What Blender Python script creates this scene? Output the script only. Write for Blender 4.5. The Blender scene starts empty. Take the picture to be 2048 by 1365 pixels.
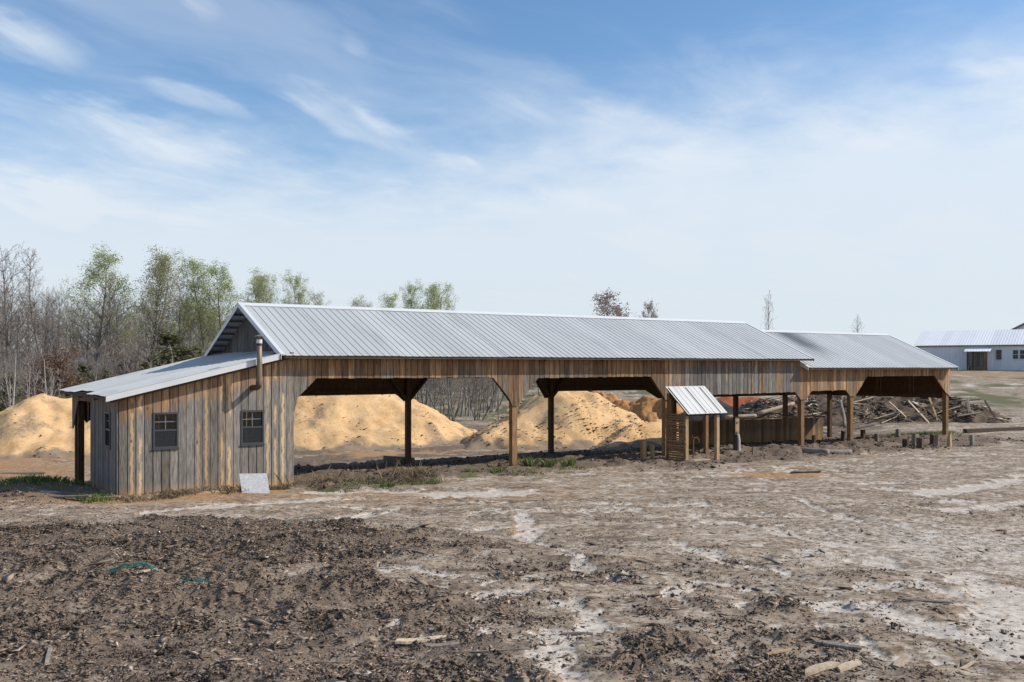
import bpy, math, random
import numpy as np
from mathutils import Vector, Matrix
R = math.radians
scene = bpy.context.scene
rng = np.random.default_rng(7)
random.seed(7)

# ------------------------------------------------------------------ camera
VIEW = np.array([0.55508, 0.83180]); SIDE = np.array([0.83180, -0.55508]); CAM = np.array([-9.6523, -25.3922])
CAM_H = 3.3
cd = bpy.data.cameras.new('camera'); cam = bpy.data.objects.new('camera', cd)
scene.collection.objects.link(cam); scene.camera = cam
cam.location = (CAM[0], CAM[1], CAM_H)
cam.rotation_euler = Vector((VIEW[0], VIEW[1], 0)).to_track_quat('-Z', 'Y').to_euler()
cd.sensor_width = 36; cd.lens = 36 * 1907.2 / 2048; cd.shift_y = 51 / 2048
cd.clip_start = 0.1; cd.clip_end = 8000

# ------------------------------------------------------------------ sun and sky
TO_SUN = Vector((1.6, -1.0, 1.42)).normalized()
SUN_EL = math.asin(TO_SUN.z); SUN_AZ = math.atan2(TO_SUN.x, TO_SUN.y)
sd = bpy.data.lights.new('sun', 'SUN'); sun = bpy.data.objects.new('sun', sd); scene.collection.objects.link(sun)
sd.energy = 4.6; sd.angle = R(0.55); sd.color = (1.0, 0.945, 0.86)
sun.rotation_euler = (-TO_SUN).to_track_quat('-Z', 'Y').to_euler(); sun.location = (30, -30, 40)
scene.view_settings.view_transform = 'Standard'; scene.view_settings.look = 'None'
scene.view_settings.gamma = 1; scene.view_settings.use_curve_mapping = False
scene.view_settings.exposure = 0.0
SKY_STRENGTH = 0.11


class NT:
    """small helper for building node trees"""
    def __init__(self, tree): self.t = tree; self.n = tree.nodes; self.l = tree.links

    def node(self, kind, **kw):
        n = self.n.new(kind)
        for k, v in kw.items(): setattr(n, k, v)
        return n

    def put(self, sock, v):
        if v is None: return
        if isinstance(v, bpy.types.NodeSocket): self.l.new(v, sock)
        elif isinstance(v, (tuple, list)):
            sock.default_value = tuple(v) if len(v) == len(sock.default_value) else tuple(v) + (1,)
        else: sock.default_value = v

    def math(self, op, a, b=None, c=None, clamp=False):
        n = self.node('ShaderNodeMath', operation=op, use_clamp=clamp)
        for i, v in enumerate((a, b, c)): self.put(n.inputs[i], v)
        return n.outputs[0]

    def vmath(self, op, a, b=None, scale=None):
        n = self.node('ShaderNodeVectorMath', operation=op)
        self.put(n.inputs[0], a); self.put(n.inputs[1], b)
        if scale is not None: self.put(n.inputs['Scale'], scale)
        return n.outputs['Value'] if op in ('DOT_PRODUCT', 'LENGTH', 'DISTANCE') else n.outputs[0]

    def mix(self, f, a, b, mode='MIX'):
        n = self.node('ShaderNodeMix', data_type='RGBA', blend_type=mode)
        self.put(n.inputs[0], f); self.put(n.inputs[6], a); self.put(n.inputs[7], b)
        return n.outputs[2]

    def noise(self, vec, scale=1.0, detail=4, rough=0.55, dist=0.0):
        n = self.node('ShaderNodeTexNoise'); self.put(n.inputs['Vector'], vec)
        n.inputs['Scale'].default_value = scale; n.inputs['Detail'].default_value = detail
        n.inputs['Roughness'].default_value = rough; n.inputs['Distortion'].default_value = dist
        return n.outputs[0]

    def step(self, x, lo, hi):      # smooth step, may fall when lo > hi
        n = self.node('ShaderNodeMapRange', interpolation_type='SMOOTHSTEP')
        self.put(n.inputs[0], x); self.put(n.inputs[1], lo); self.put(n.inputs[2], hi)
        return n.outputs[0]

    def ramp(self, f, stops):
        n = self.node('ShaderNodeValToRGB'); self.put(n.inputs[0], f)
        while len(n.color_ramp.elements) < len(stops): n.color_ramp.elements.new(0.5)
        for e, (p, c) in zip(n.color_ramp.elements, stops): e.position = p; e.color = tuple(c) + (1,)
        return n.outputs[0]

    def xyz(self, v):
        n = self.node('ShaderNodeSeparateXYZ'); self.put(n.inputs[0], v); return n.outputs

    def comb(self, x, y, z):
        n = self.node('ShaderNodeCombineXYZ')
        for i, v in enumerate((x, y, z)): self.put(n.inputs[i], v)
        return n.outputs[0]

    def bump(self, h, strength=0.4, dist=0.01):
        n = self.node('ShaderNodeBump'); self.put(n.inputs['Height'], h)
        n.inputs['Strength'].default_value = strength; n.inputs['Distance'].default_value = dist
        return n.outputs[0]


world = bpy.data.worlds.new('World'); scene.world = world; world.use_nodes = True
W = NT(world.node_tree); W.n.clear()
sky = W.node('ShaderNodeTexSky', sky_type='NISHITA', sun_disc=False)
sky.sun_elevation = SUN_EL; sky.sun_rotation = SUN_AZ; sky.altitude = 200
sky.air_density = 1.0; sky.dust_density = 0.6; sky.ozone_density = 2.5
dirv = W.vmath('NORMALIZE', W.node('ShaderNodeTexCoord').outputs['Generated'])
ux = W.vmath('DOT_PRODUCT', dirv, (SIDE[0], SIDE[1], 0)); wy = W.vmath('DOT_PRODUCT', dirv, (VIEW[0], VIEW[1], 0))
dz = W.xyz(dirv)[2]
az = W.math('ARCTAN2', ux, wy); el = W.math('ARCSINE', dz)
zz = W.math('ADD', W.math('MAXIMUM', dz, 0.0), 0.06)
cx, cy = W.math('DIVIDE', ux, zz), W.math('DIVIDE', wy, zz)          # point on the cloud layer
# cirrus: streaks combed along one wind direction, warped
wa, wb = 0.50, 0.866
s_al = W.math('ADD', W.math('MULTIPLY', cx, wa), W.math('MULTIPLY', cy, wb))
s_ac = W.math('SUBTRACT', W.math('MULTIPLY', cx, wb), W.math('MULTIPLY', cy, wa))
warp = W.noise(W.comb(cx, cy, 3.1), 0.9, 3)
n_str = W.noise(W.comb(W.math('MULTIPLY', s_al, 0.55), W.math('ADD', W.math('MULTIPLY', s_ac, 1.5), W.math('MULTIPLY', warp, 1.3)), 1.7), 1.15, 9, 0.58)
n_big = W.noise(W.comb(cx, cy, 8.3), 0.42, 3)
n_fine = W.noise(W.comb(W.math('MULTIPLY', az, 9.0), W.math('MULTIPLY', el, 26.0), W.math('MULTIPLY', warp, 2.0)), 1.0, 7, 0.6)
n_tear = W.noise(W.comb(W.math('ADD', W.math('MULTIPLY', az, 11.0), W.math('MULTIPLY', el, 12.0)), W.math('SUBTRACT', W.math('MULTIPLY', el, 30.0), W.math('MULTIPLY', az, -11.0)), W.math('MULTIPLY', warp, 1.5)), 1.0, 7, 0.56, 0.3)
# veil thickening towards the horizon, higher on the right
el_d = W.math('MULTIPLY', el, 57.2958); az_d = W.math('MULTIPLY', az, 57.2958)
lift = W.math('MULTIPLY', W.step(az_d, -14.0, 20.0), 3.9)
edge = W.math('SUBTRACT', W.math('ADD', el_d, W.math('MULTIPLY', W.math('SUBTRACT', n_fine, 0.5), 7.0)), lift)
veil = W.step(edge, 16.6, 6.2)
veil2 = W.step(edge, 12.5, 7.5)
cirr = W.step(W.math('ADD', n_str, W.math('MULTIPLY', W.math('SUBTRACT', n_big, 0.5), 0.7)), 0.46, 0.78)
thick = W.math('ADD', W.math('MULTIPLY', veil, 0.70), W.math('MULTIPLY', veil2, 0.20))
thick = W.math('ADD', thick, W.math('MULTIPLY', cirr, 0.27))


def cloud_streak(a0, e0, a1, e1, wid, amt):
    """a named wisp: soft capsule in azimuth and elevation (degrees), torn by the noise"""
    global thick
    L = math.hypot(a1 - a0, e1 - e0); c, s = (a1 - a0) / L, (e1 - e0) / L
    da = W.math('SUBTRACT', az_d, (a0 + a1) / 2); de = W.math('SUBTRACT', el_d, (e0 + e1) / 2)
    u = W.math('ADD', W.math('MULTIPLY', da, c), W.math('MULTIPLY', de, s))
    v = W.math('SUBTRACT', W.math('MULTIPLY', de, c), W.math('MULTIPLY', da, s))
    v = W.math('ADD', v, W.math('MULTIPLY', W.math('SUBTRACT', n_fine, 0.5), wid * 2.6))
    u = W.math('ADD', u, W.math('MULTIPLY', W.math('SUBTRACT', n_tear, 0.5), L * 1.1))
    q = W.math('ADD', W.math('POWER', W.math('DIVIDE', u, L * 0.55), 2.0), W.math('POWER', W.math('DIVIDE', v, wid), 2.0))
    g = W.math('MULTIPLY', W.step(q, 1.6, -0.1), W.math('MULTIPLY', amt * 1.35, W.step(n_tear, 0.2, 0.8)))
    thick = W.math('ADD', thick, g)


for t in [(-13.5, 16.2, -5.9, 12.8, 0.95, 0.52), (-9.0, 14.9, -5.9, 12.9, 0.75, 0.30), (-21, 15.6, -15.0, 14.2, 0.55, 0.36),
          (-29, 17.6, -24.5, 16.3, 1.1, 0.50), (-25.5, 13.2, -16.5, 11.6, 1.7, 0.40), (-29, 9.6, -23.5, 8.4, 1.2, 0.45),
          (-10, 19.2, -8.6, 18.3, 0.6, 0.28), (-19, 20.2, -17, 19.4, 0.7, 0.22), (-5.5, 12.4, -2.0, 11.7, 0.45, 0.40),
          (24.5, 15.6, 28.5, 15.4, 0.55, 0.32), (0, 15.6, 12, 13.6, 0.9, 0.22)]:
    cloud_streak(*t)
thick = W.math('MINIMUM', thick, 0.97)
blue = W.mix(1.0, sky.outputs[0], (1.08, 1.30, 1.42), 'MULTIPLY')
low = W.step(el_d, 16.0, 1.0)
cloud_col = W.mix(low, (7.1, 7.8, 8.6), (6.65, 7.25, 7.85))
col = W.mix(thick, blue, cloud_col)
bg = W.node('ShaderNodeBackground'); W.put(bg.inputs[0], col); bg.inputs[1].default_value = SKY_STRENGTH
wo = W.node('ShaderNodeOutputWorld'); W.l.new(bg.outputs[0], wo.inputs[0])

# ------------------------------------------------------------------ numpy noise
def _hash(ix, iy, seed):
    h = (ix.astype(np.int64) * 374761393 + iy.astype(np.int64) * 668265263 + seed * 974634541) & 0x7fffffff
    h = ((h ^ (h >> 13)) * 1274126177) & 0x7fffffff
    return ((h ^ (h >> 16)) & 0xffff) / 65535.0


def vnoise(x, y, seed=0):
    ix, iy = np.floor(x), np.floor(y); fx, fy = x - ix, y - iy
    fx = fx * fx * fx * (fx * (fx * 6 - 15) + 10); fy = fy * fy * fy * (fy * (fy * 6 - 15) + 10)
    a, b = _hash(ix, iy, seed), _hash(ix + 1, iy, seed); c, d = _hash(ix, iy + 1, seed), _hash(ix + 1, iy + 1, seed)
    return (a + (b - a) * fx) * (1 - fy) + (c + (d - c) * fx) * fy


def fbm(x, y, seed=0, octv=4, gain=0.5):
    s = 0; amp = 1; tot = 0
    for o in range(octv):
        ca, sa = math.cos(o * 1.1), math.sin(o * 1.1)
        s = s + amp * vnoise((x * ca - y * sa) * 2 ** o + 17.3 * o, (x * sa + y * ca) * 2 ** o + 9.1 * o, seed + o); tot += amp; amp *= gain
    return s / tot


def ss(x, lo, hi):
    t = np.clip((x - lo) / (hi - lo), 0, 1); return t * t * (3 - 2 * t)


def to_ab(x, y): dx, dy = x - CAM[0], y - CAM[1]; return dx * SIDE[0] + dy * SIDE[1], dx * VIEW[0] + dy * VIEW[1]
def to_xy(a, b): return CAM[0] + a * SIDE[0] + b * VIEW[0], CAM[1] + a * SIDE[1] + b * VIEW[1]


# ------------------------------------------------------------------ terrain
def terrain(x, y):
    """broad shape of the land"""
    x = np.asarray(x, float); y = np.asarray(y, float); a, b = to_ab(x, y)
    z = -(0.37 * ss(y, 0.5, 6.2) + 0.25 * ss(y, 6.2, 9.8)) * (1 - ss(x, 31, 38))
    rise = np.interp(b, [48, 58, 75, 95, 115, 130, 300, 1500], [0, .12, .75, 1.8, 2.7, 2.98, 3.4, 4])
    z = z + rise * ss(a, -14, 42)
    z = z + 0.36 * np.exp(-(((x + 6.4) / 1.5) ** 2 + ((y - 2.6) / 1.4) ** 2))       # low mound left of the lean-to
    z = z + 0.10 * np.exp(-((y + 1.0) / 0.8) ** 2) * ss(x, 11, 16) * ss(36, 31, 26) * 0  # kept flat in front
    return z


# (lateral, depth, half width, half depth, amount) of the dark mulch fields in the yard
MULCH = [(-6.52, 17.91, 4.88, 2.6, 1), (-4.72, 12.43, 4.04, 3.19, .75), (-1.23, 10.46, 1.76, 1.22, .7), (2.52, 10.55, 1.83, 1.24, .62),
         (3.13, 12.55, 1.71, 1.25, .45), (1.02, 15.48, 1.87, 1.52, .5), (-.82, 12.68, 1.33, 1.53, .45), (-10, 12, 4, 5, .8), (-1.6, 17.6, 1.6, 1.2, .55), (1.6, 13.6, 4.6, 3.4, .34)]
SAND = [[(.18, 21.23), (.28, 20.2), (.44, 19.16), (.3, 18.43)], [(.44, 18.27), (.71, 17.75), (1.05, 17.31), (1.14, 16.63), (1.21, 15.64)],
        [(-.26, 14.49), (.05, 14.76), (.44, 14.97)], [(-.46, 13.79), (.26, 13.64), (.75, 13.49), (1.05, 12.88), (.94, 12.3)],
        [(1.02, 12.43), (.84, 11.84), (.58, 11.52), (.41, 11.78)], [(.65, 11.62), (.44, 11.11), (.47, 10.38), (.66, 9.97), (.87, 9.44)],
        [(-.4, 11.84), (-.24, 11.73)], [(1.53, 14.86), (1.93, 14.97)], [(2.37, 14.76), (2.47, 14.65)], [(2.74, 14.69), (3.11, 14.62)],
        [(3.41, 14.26), (3.74, 14.1)], [(2.26, 14.1), (2.75, 14.35)], [(2.49, 13.94), (2.46, 13.49)], [(3.19, 13.07), (3.57, 13.21)],
        [(4.36, 13.07), (4.86, 12.94), (5.06, 12.43), (5.26, 12.), (5.58, 11.62), (5.97, 11.11), (6.17, 10.73)],
        [(7.27, 13.79), (6.69, 12.94), (6.17, 12.19), (6.31, 11.73)], [(7.01, 14.59), (6.98, 13.79), (7.09, 13.21)],
        [(7.19, 23.79), (7.15, 22.12), (7.29, 20.87), (7.93, 20.01), (8.4, 19.16)], [(3.01, 18.16), (3.34, 16.94), (3.76, 16.08), (4.3, 15.29), (4.79, 14.59)],
        [(4.05, 20.53), (4.83, 20.2), (5.42, 19.28), (5.87, 18.16), (6.35, 17.41)], [(-2.2, 15.87), (-1.33, 15.48), (-.98, 15.11)],
        [(-1.39, 11.84), (-1.61, 11.62)], [(6.11, 16.28), (6.54, 15.48), (7.34, 15.11)], [(5.22, 14.1), (5.87, 14.42), (6.4, 13.94)],
        [(3.94, 12.19), (4.29, 11.11), (4.7, 10.73), (5.34, 10.55)], [(-4.24, 20.53), (-3.61, 21.23), (-2.79, 21.82)],
        [(-8.22, 21.67), (-6.21, 22.6), (-4.51, 23.62)], [(-5.04, 25.02), (-3.53, 25.53), (-1.6, 24.54), (.34, 25.02)], [(10.63, 24.54), (14.92, 27.79)],
        [(10.09, 21.97), (12.59, 23.18)]]
SAND_W = [.28, .12, .16, .22, .22, .32, .15, .15, .09, .16, .15, .11, .1, .12, .42, .55, .42, .16, .13, .15, .25, .12, .28, .22, .09, .2, .3, .5, .4, .35]


def seg_dist(px, py, line):
    best = np.full(np.shape(px), 1e9)
    for (x0, y0), (x1, y1) in zip(line[:-1], line[1:]):
        dx, dy = x1 - x0, y1 - y0; t = np.clip(((px - x0) * dx + (py - y0) * dy) / (dx * dx + dy * dy + 1e-9), 0, 1)
        best = np.minimum(best, np.hypot(px - x0 - t * dx, py - y0 - t * dy))
    return best


def masks(x, y):
    """material zones of the ground: mulch, pale washed sand, clay, grass"""
    a, b = to_ab(x, y)
    wa_ = a + (fbm(a * .9, b * .6, 31, 4) - .5) * 1.6; wb_ = b + (fbm(a * .8, b * .8, 37, 4) - .5) * 1.8
    M = np.zeros_like(a)
    for ca, cb, ra, rb, am in MULCH:
        q = ((wa_ - ca) / ra) ** 2 + ((wb_ - cb) / rb) ** 2
        M = np.maximum(M, am * (1 - ss(q, .35, 1.9)))
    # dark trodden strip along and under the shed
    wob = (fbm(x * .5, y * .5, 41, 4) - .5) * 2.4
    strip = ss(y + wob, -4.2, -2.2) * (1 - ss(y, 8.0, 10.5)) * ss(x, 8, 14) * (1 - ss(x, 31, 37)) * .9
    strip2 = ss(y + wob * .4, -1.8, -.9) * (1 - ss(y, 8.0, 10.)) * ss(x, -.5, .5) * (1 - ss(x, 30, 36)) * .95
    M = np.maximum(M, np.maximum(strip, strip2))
    back = ss(y, 5, 8) * (1 - ss(b, 60, 70)) * .8 * ss(fbm(x * .7, y * .7, 78, 4), .36, .58) * ss(x, -3, 3)
    M = np.maximum(M, back)
    S = np.zeros_like(a)
    ja = a + (fbm(a * 3, b * 2.2, 51, 4) - .5) * .55; jb = b + (fbm(a * 3, b * 2.2, 57, 4) - .5) * .8
    for line, w in zip(SAND, SAND_W):
        la = np.array(line); m = (ja > la[:, 0].min() - 2) & (ja < la[:, 0].max() + 2) & (jb > la[:, 1].min() - 2) & (jb < la[:, 1].max() + 2)
        if not m.any(): continue
        d = seg_dist(ja[m], jb[m] * .72, [(p, q * .72) for p, q in line])
        S[m] = np.maximum(S[m], 1 - ss(d, w * .45, w * 1.25))
    # scattered thin washed streaks on the open yard
    st = fbm(a * .8 + (fbm(a * .3, b * .3, 63, 2) - .5) * 3, b * 1.7, 61, 6, .6)
    open_ = ss(b, 13.5, 17) * (1 - M) * ss(a + 3 * (fbm(a * .2, b * .2, 65, 2) - .5), -8, 3)
    S = np.maximum(S, ss(st, .50, .64) * .62 * open_)
    S = np.maximum(S, ss(st, .58, .66) * .6 * ss(b, 20.5, 22.5) * (1 - ss(b, 30, 36)) * (1 - M))
    # the mulch lies as a ragged crust: break it into patches
    j1 = fbm(a * 1.7, b * 1.7, 401, 5, .6) - .5; j2 = fbm(a * 6.5, b * 6.5, 403, 3, .6) - .5
    M = ss(M * 1.05 + j1 * 1.25 + j2 * .6, .08, .95) * (.6 + .4 * ss(M, .2, .8)) * ss(M, .02, .2)
    S = ss(S + j1 * .7 + j2 * .9, .28, .80) * .92
    S = np.maximum(S, .62 * np.exp(-(((a - 8.2) / 3.6) ** 2 + ((b - 17.5) / 3.6) ** 2)))
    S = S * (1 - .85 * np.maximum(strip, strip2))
    K = np.exp(-(((a - 8.25) / 2.0) ** 2 + ((b - 29.3) / .8) ** 2)) * .9                # orange clay seep
    K = np.maximum(K, .6 * np.exp(-(((a + 10.5) / 3.5) ** 2 + ((b - 23.4) / 1.3) ** 2)))
    K = np.maximum(K, .9 * np.exp(-(((x + 2.4) / 2.6) ** 2 + ((y + 1.0) / .5) ** 2)))
    K = np.maximum(K, .8 * np.exp(-(((a - .32) / .45) ** 2 + ((b - 19.4) / 1.0) ** 2)))
    K = np.maximum(K, ss(y, 9, 13) * (1 - ss(b, 58, 66)) * .85 * ss(fbm(x * .5, y * .9, 77, 4), .42, .6) * (1 - ss(x, 24, 30)))
    M = np.maximum(M, .8 * np.exp(-(((x + 6.9) / 2.3) ** 2 + ((y - 1.6) / 1.7) ** 2)))
    K = np.maximum(K, .6 * np.exp(-(((x + 6.9) / 2.1) ** 2 + ((y - 1.0) / 2.2) ** 2)))
    K = np.maximum(K, .42 * np.exp(-((b - 24.2 - .05 * a) / 2.0) ** 2) * (1 - ss(a, 0, 5)))
    K = np.maximum(K, .55 * ss(y, 3, 8) * (1 - ss(x, -4.5, -1)))
    G = ss(b, 58, 72) * ss(fbm(x * .3, y * .3, 71, 6, .7), .38, .60) * .75
    G = np.where(b > 150, np.maximum(G, .8), G)
    track = np.exp(-((b - 111 + .05 * a) / 4.0) ** 2) * ss(a, 20, 40)                      # bare track below the workshop
    G = G * (1 - .85 * track); K = np.maximum(K, .8 * track)
    G = np.maximum(G, .75 * ss(fbm(x * .7, y * .9, 73, 3), .42, .6) * np.exp(-(((y + 1.35) / .55) ** 2)) * ss(x, .3, 1.2) * (1 - ss(x, 8.3, 9.6)))
    G = np.maximum(G, .6 * np.exp(-(((x + 6.2) / 1.1) ** 2 + ((y - 2.8) / 1.0) ** 2)))
    return M, S, K, G


RUTS = [[(-6.07, 11.3), (-3.87, 11.84), (-1.44, 12.3), (-.17, 13.5)], [(-6.74, 12.55), (-4.62, 13.07), (-2.32, 13.64), (-.59, 15.1)], [(-8.1, 15.1), (-5.13, 15.67), (-2.3, 16.7)],
        [(-9.1, 16.9), (-5.6, 17.65), (-2.2, 18.4)], [(.92, 9.97), (2.2, 11.3), (5.0, 13.2), (7.56, 14.1)], [(.6, 15.1), (4.07, 16.3), (9.45, 17.6)], [(-7.2, 13.9), (-4.8, 14.3), (-2.4, 15.0), (-.5, 16.4)]]


def relief(x, y, M, S):
    """ruts, clods and washed channels"""
    M = M * (.35 + .65 * ss(M, .3, .85))
    a, b = to_ab(x, y)
    near = 1 - ss(b, 30, 60)
    z = (fbm(a * .35, b * .5, 81, 3) - .5) * .10 * near
    rut = fbm(a * .22 + 3, b * 1.25 + .10 * a + .5 * fbm(a * .3, b * .3, 88, 2), 83, 3)     # furrows left by wheels
    z = z + (rut - .5) * (.12 + .30 * M) * near
    z = z + (np.abs(fbm(a * 1.1, b * 1.4, 85, 4) - .5) * 2) * (.03 + .10 * M) * near
    z = z + (fbm(a * 4.5, b * 5.0, 87, 4, .6) - .5) * (.022 + .075 * M) * near
    m = (b > 8) & (b < 21) & (np.abs(a) < 14)
    if m.any():
        am, bm = a[m] + (fbm(a[m] * .9, b[m] * .9, 411, 3) - .5) * .5, b[m] + (fbm(a[m] * .9, b[m] * .9, 413, 3) - .5) * .5; g = np.zeros(am.shape)
        for line in RUTS:
            d = seg_dist(am, bm, line); tr = .6 + .4 * np.sin((a[m] + .3 * b[m]) * 36)
            g += -.075 * np.exp(-(d / .17) ** 2) * tr + .055 * np.exp(-((d - .36) / .13) ** 2) * (.4 + 1.2 * vnoise(a[m] * 4, b[m] * 4, 417))
        z = z.copy(); z[m] += g * (.22 + .78 * ss(M[m], .25, .8))
    z = z - .045 * S * near * (1 - .5 * M) + .03 * M * near
    inside = ss(y, -2.6, -1.2) * (1 - ss(y, 9, 11)) * ss(x, 9, 13) * (1 - ss(x, 31, 35))
    z = z + np.maximum(fbm(x * 1.6, y * 1.6, 91, 4) - .48, 0) * .55 * inside * ss(y, 1.5, .2)
    return z


def ground_z(x, y):
    x = np.atleast_1d(np.asarray(x, float)); y = np.atleast_1d(np.asarray(y, float))
    M, S, K, G = masks(x, y); return terrain(x, y) + relief(x, y, M, S)


def gz(x, y): return float(ground_z(x, y)[0])


# ------------------------------------------------------------------ object helpers
def link(o, parent=None):
    scene.collection.objects.link(o)
    if parent is not None: o.parent = parent
    return o


def tag(o, label=None, cat=None, group=None, kind=None):
    if label: o['label'] = label
    if cat: o['category'] = cat
    if group: o['group'] = group
    if kind: o['kind'] = kind
    return o


def thing(name, label, cat, loc=(0, 0, 0), rz=0.0, group=None):
    o = bpy.data.objects.new(name, None); link(o); o.location = loc; o.rotation_euler = (0, 0, rz); o.empty_display_size = .2
    return tag(o, label, cat, group)


def holder(name, parent, loc=(0, 0, 0)):
    o = bpy.data.objects.new(name, None); link(o, parent); o.location = loc; return o


def mesh(name, verts, faces, smooth=False):
    me = bpy.data.meshes.new(name); me.from_pydata([tuple(map(float, v)) for v in verts], [], faces); me.update()
    if smooth: me.polygons.foreach_set('use_smooth', [True] * len(me.polygons))
    return me


def np_mesh(name, V, F, smooth=False):
    """V (n,3); F (m,k) with k 3 or 4"""
    me = bpy.data.meshes.new(name); V = np.ascontiguousarray(V, np.float32); F = np.ascontiguousarray(F, np.int32); k = F.shape[1]
    me.vertices.add(len(V)); me.vertices.foreach_set('co', V.ravel())
    me.loops.add(F.size); me.loops.foreach_set('vertex_index', F.ravel())
    me.polygons.add(len(F)); me.polygons.foreach_set('loop_start', np.arange(0, F.size, k, dtype=np.int32))
    if smooth: me.polygons.foreach_set('use_smooth', np.ones(len(F), bool))
    me.update(calc_edges=True); return me


def colour_attr(me, name, rgba):
    at = me.color_attributes.new(name, 'FLOAT_COLOR', 'POINT'); at.data.foreach_set('color', np.ascontiguousarray(rgba, np.float32).ravel())


def obj(name, me, mat=None, parent=None, loc=(0, 0, 0), rot=None, col=None):
    o = bpy.data.objects.new(name, me); link(o, parent); o.location = loc
    if rot is not None: o.rotation_euler = rot
    if mat is not None and not me.materials: me.materials.append(mat)
    if col is not None: o.color = col
    return o


def basis(o, origin, X, Y):
    X = Vector(X).normalized(); Y = Vector(Y).normalized(); Z = X.cross(Y)
    m = Matrix((X, Y, Z)).transposed().to_4x4(); m.translation = Vector(origin); o.matrix_local = m; return o


def box_vf(x0, x1, y0, y1, z0, z1):
    v = [(x0, y0, z0), (x1, y0, z0), (x1, y1, z0), (x0, y1, z0), (x0, y0, z1), (x1, y0, z1), (x1, y1, z1), (x0, y1, z1)]
    return v, [(0, 3, 2, 1), (4, 5, 6, 7), (0, 1, 5, 4), (1, 2, 6, 5), (2, 3, 7, 6), (3, 0, 4, 7)]


def box_me(x0, x1, y0, y1, z0, z1, name='box'): return mesh(name, *box_vf(x0, x1, y0, y1, z0, z1))


def join_vf(parts):
    V, F = [], []
    for v, f in parts:
        k = len(V); V += list(v); F += [tuple(i + k for i in q) for q in f]
    return V, F


def prism_vf(poly, axis, t0, t1):
    """poly in (u,z); axis 'x': u=x, thickness along y; axis 'y': u=y, thickness along x"""
    n = len(poly)
    if axis == 'x': v = [(u, t0, z) for u, z in poly] + [(u, t1, z) for u, z in poly]
    else: v = [(t0, u, z) for u, z in poly] + [(t1, u, z) for u, z in poly]
    return v, [tuple(range(n)), tuple(range(2 * n - 1, n - 1, -1))] + [(i, i + n, (i + 1) % n + n, (i + 1) % n) for i in range(n)]


def bar_vf(p0, p1, w, h, up=(0, 0, 1)):
    """square bar between two points"""
    p0, p1 = Vector(p0), Vector(p1); d = (p1 - p0).normalized(); s = d.cross(Vector(up))
    if s.length < 1e-4: s = Vector((1, 0, 0))
    s.normalize(); u = s.cross(d); v = []
    for p in (p0, p1):
        for a, b in ((-1, -1), (1, -1), (1, 1), (-1, 1)): v.append(tuple(p + s * a * w / 2 + u * b * h / 2))
    return v, [(0, 1, 2, 3), (7, 6, 5, 4), (0, 4, 5, 1), (1, 5, 6, 2), (2, 6, 7, 3), (3, 7, 4, 0)]


def tube_vf(pts, rad, n=10, cap=True):
    pts = [Vector(p) for p in pts]; rad = rad if isinstance(rad, (list, tuple)) else [rad] * len(pts); V, F = [], []; ref = None
    for i, p in enumerate(pts):
        d = (pts[min(i + 1, len(pts) - 1)] - pts[max(i - 1, 0)]).normalized()
        if ref is None: ref = Vector((0, 0, 1)) if abs(d.z) < .9 else Vector((1, 0, 0))
        s = d.cross(ref).normalized(); u = s.cross(d); ref = u
        for k in range(n):
            a = 2 * math.pi * k / n; V.append(tuple(p + (s * math.cos(a) + u * math.sin(a)) * rad[i]))
    for i in range(len(pts) - 1):
        for k in range(n):
            F.append((i * n + k, i * n + (k + 1) % n, (i + 1) * n + (k + 1) % n, (i + 1) * n + k))
    if cap: F.append(tuple(range(n - 1, -1, -1))); F.append(tuple(range((len(pts) - 1) * n, len(pts) * n)))
    return V, F


# ------------------------------------------------------------------ materials
def material(name):
    m = bpy.data.materials.new(name); m.use_nodes = True; t = NT(m.node_tree); t.n.clear()
    p = t.node('ShaderNodeBsdfPrincipled'); o = t.node('ShaderNodeOutputMaterial'); t.l.new(p.outputs[0], o.inputs[0])
    return m, t, p


def finish(t, p, col, rough=.85, bump=None, metal=0.0, spec=.3):
    t.put(p.inputs['Base Color'], col); t.put(p.inputs['Roughness'], rough); t.put(p.inputs['Metallic'], metal)
    p.inputs['Specular IOR Level'].default_value = spec
    if bump is not None: t.put(p.inputs['Normal'], bump)


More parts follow.
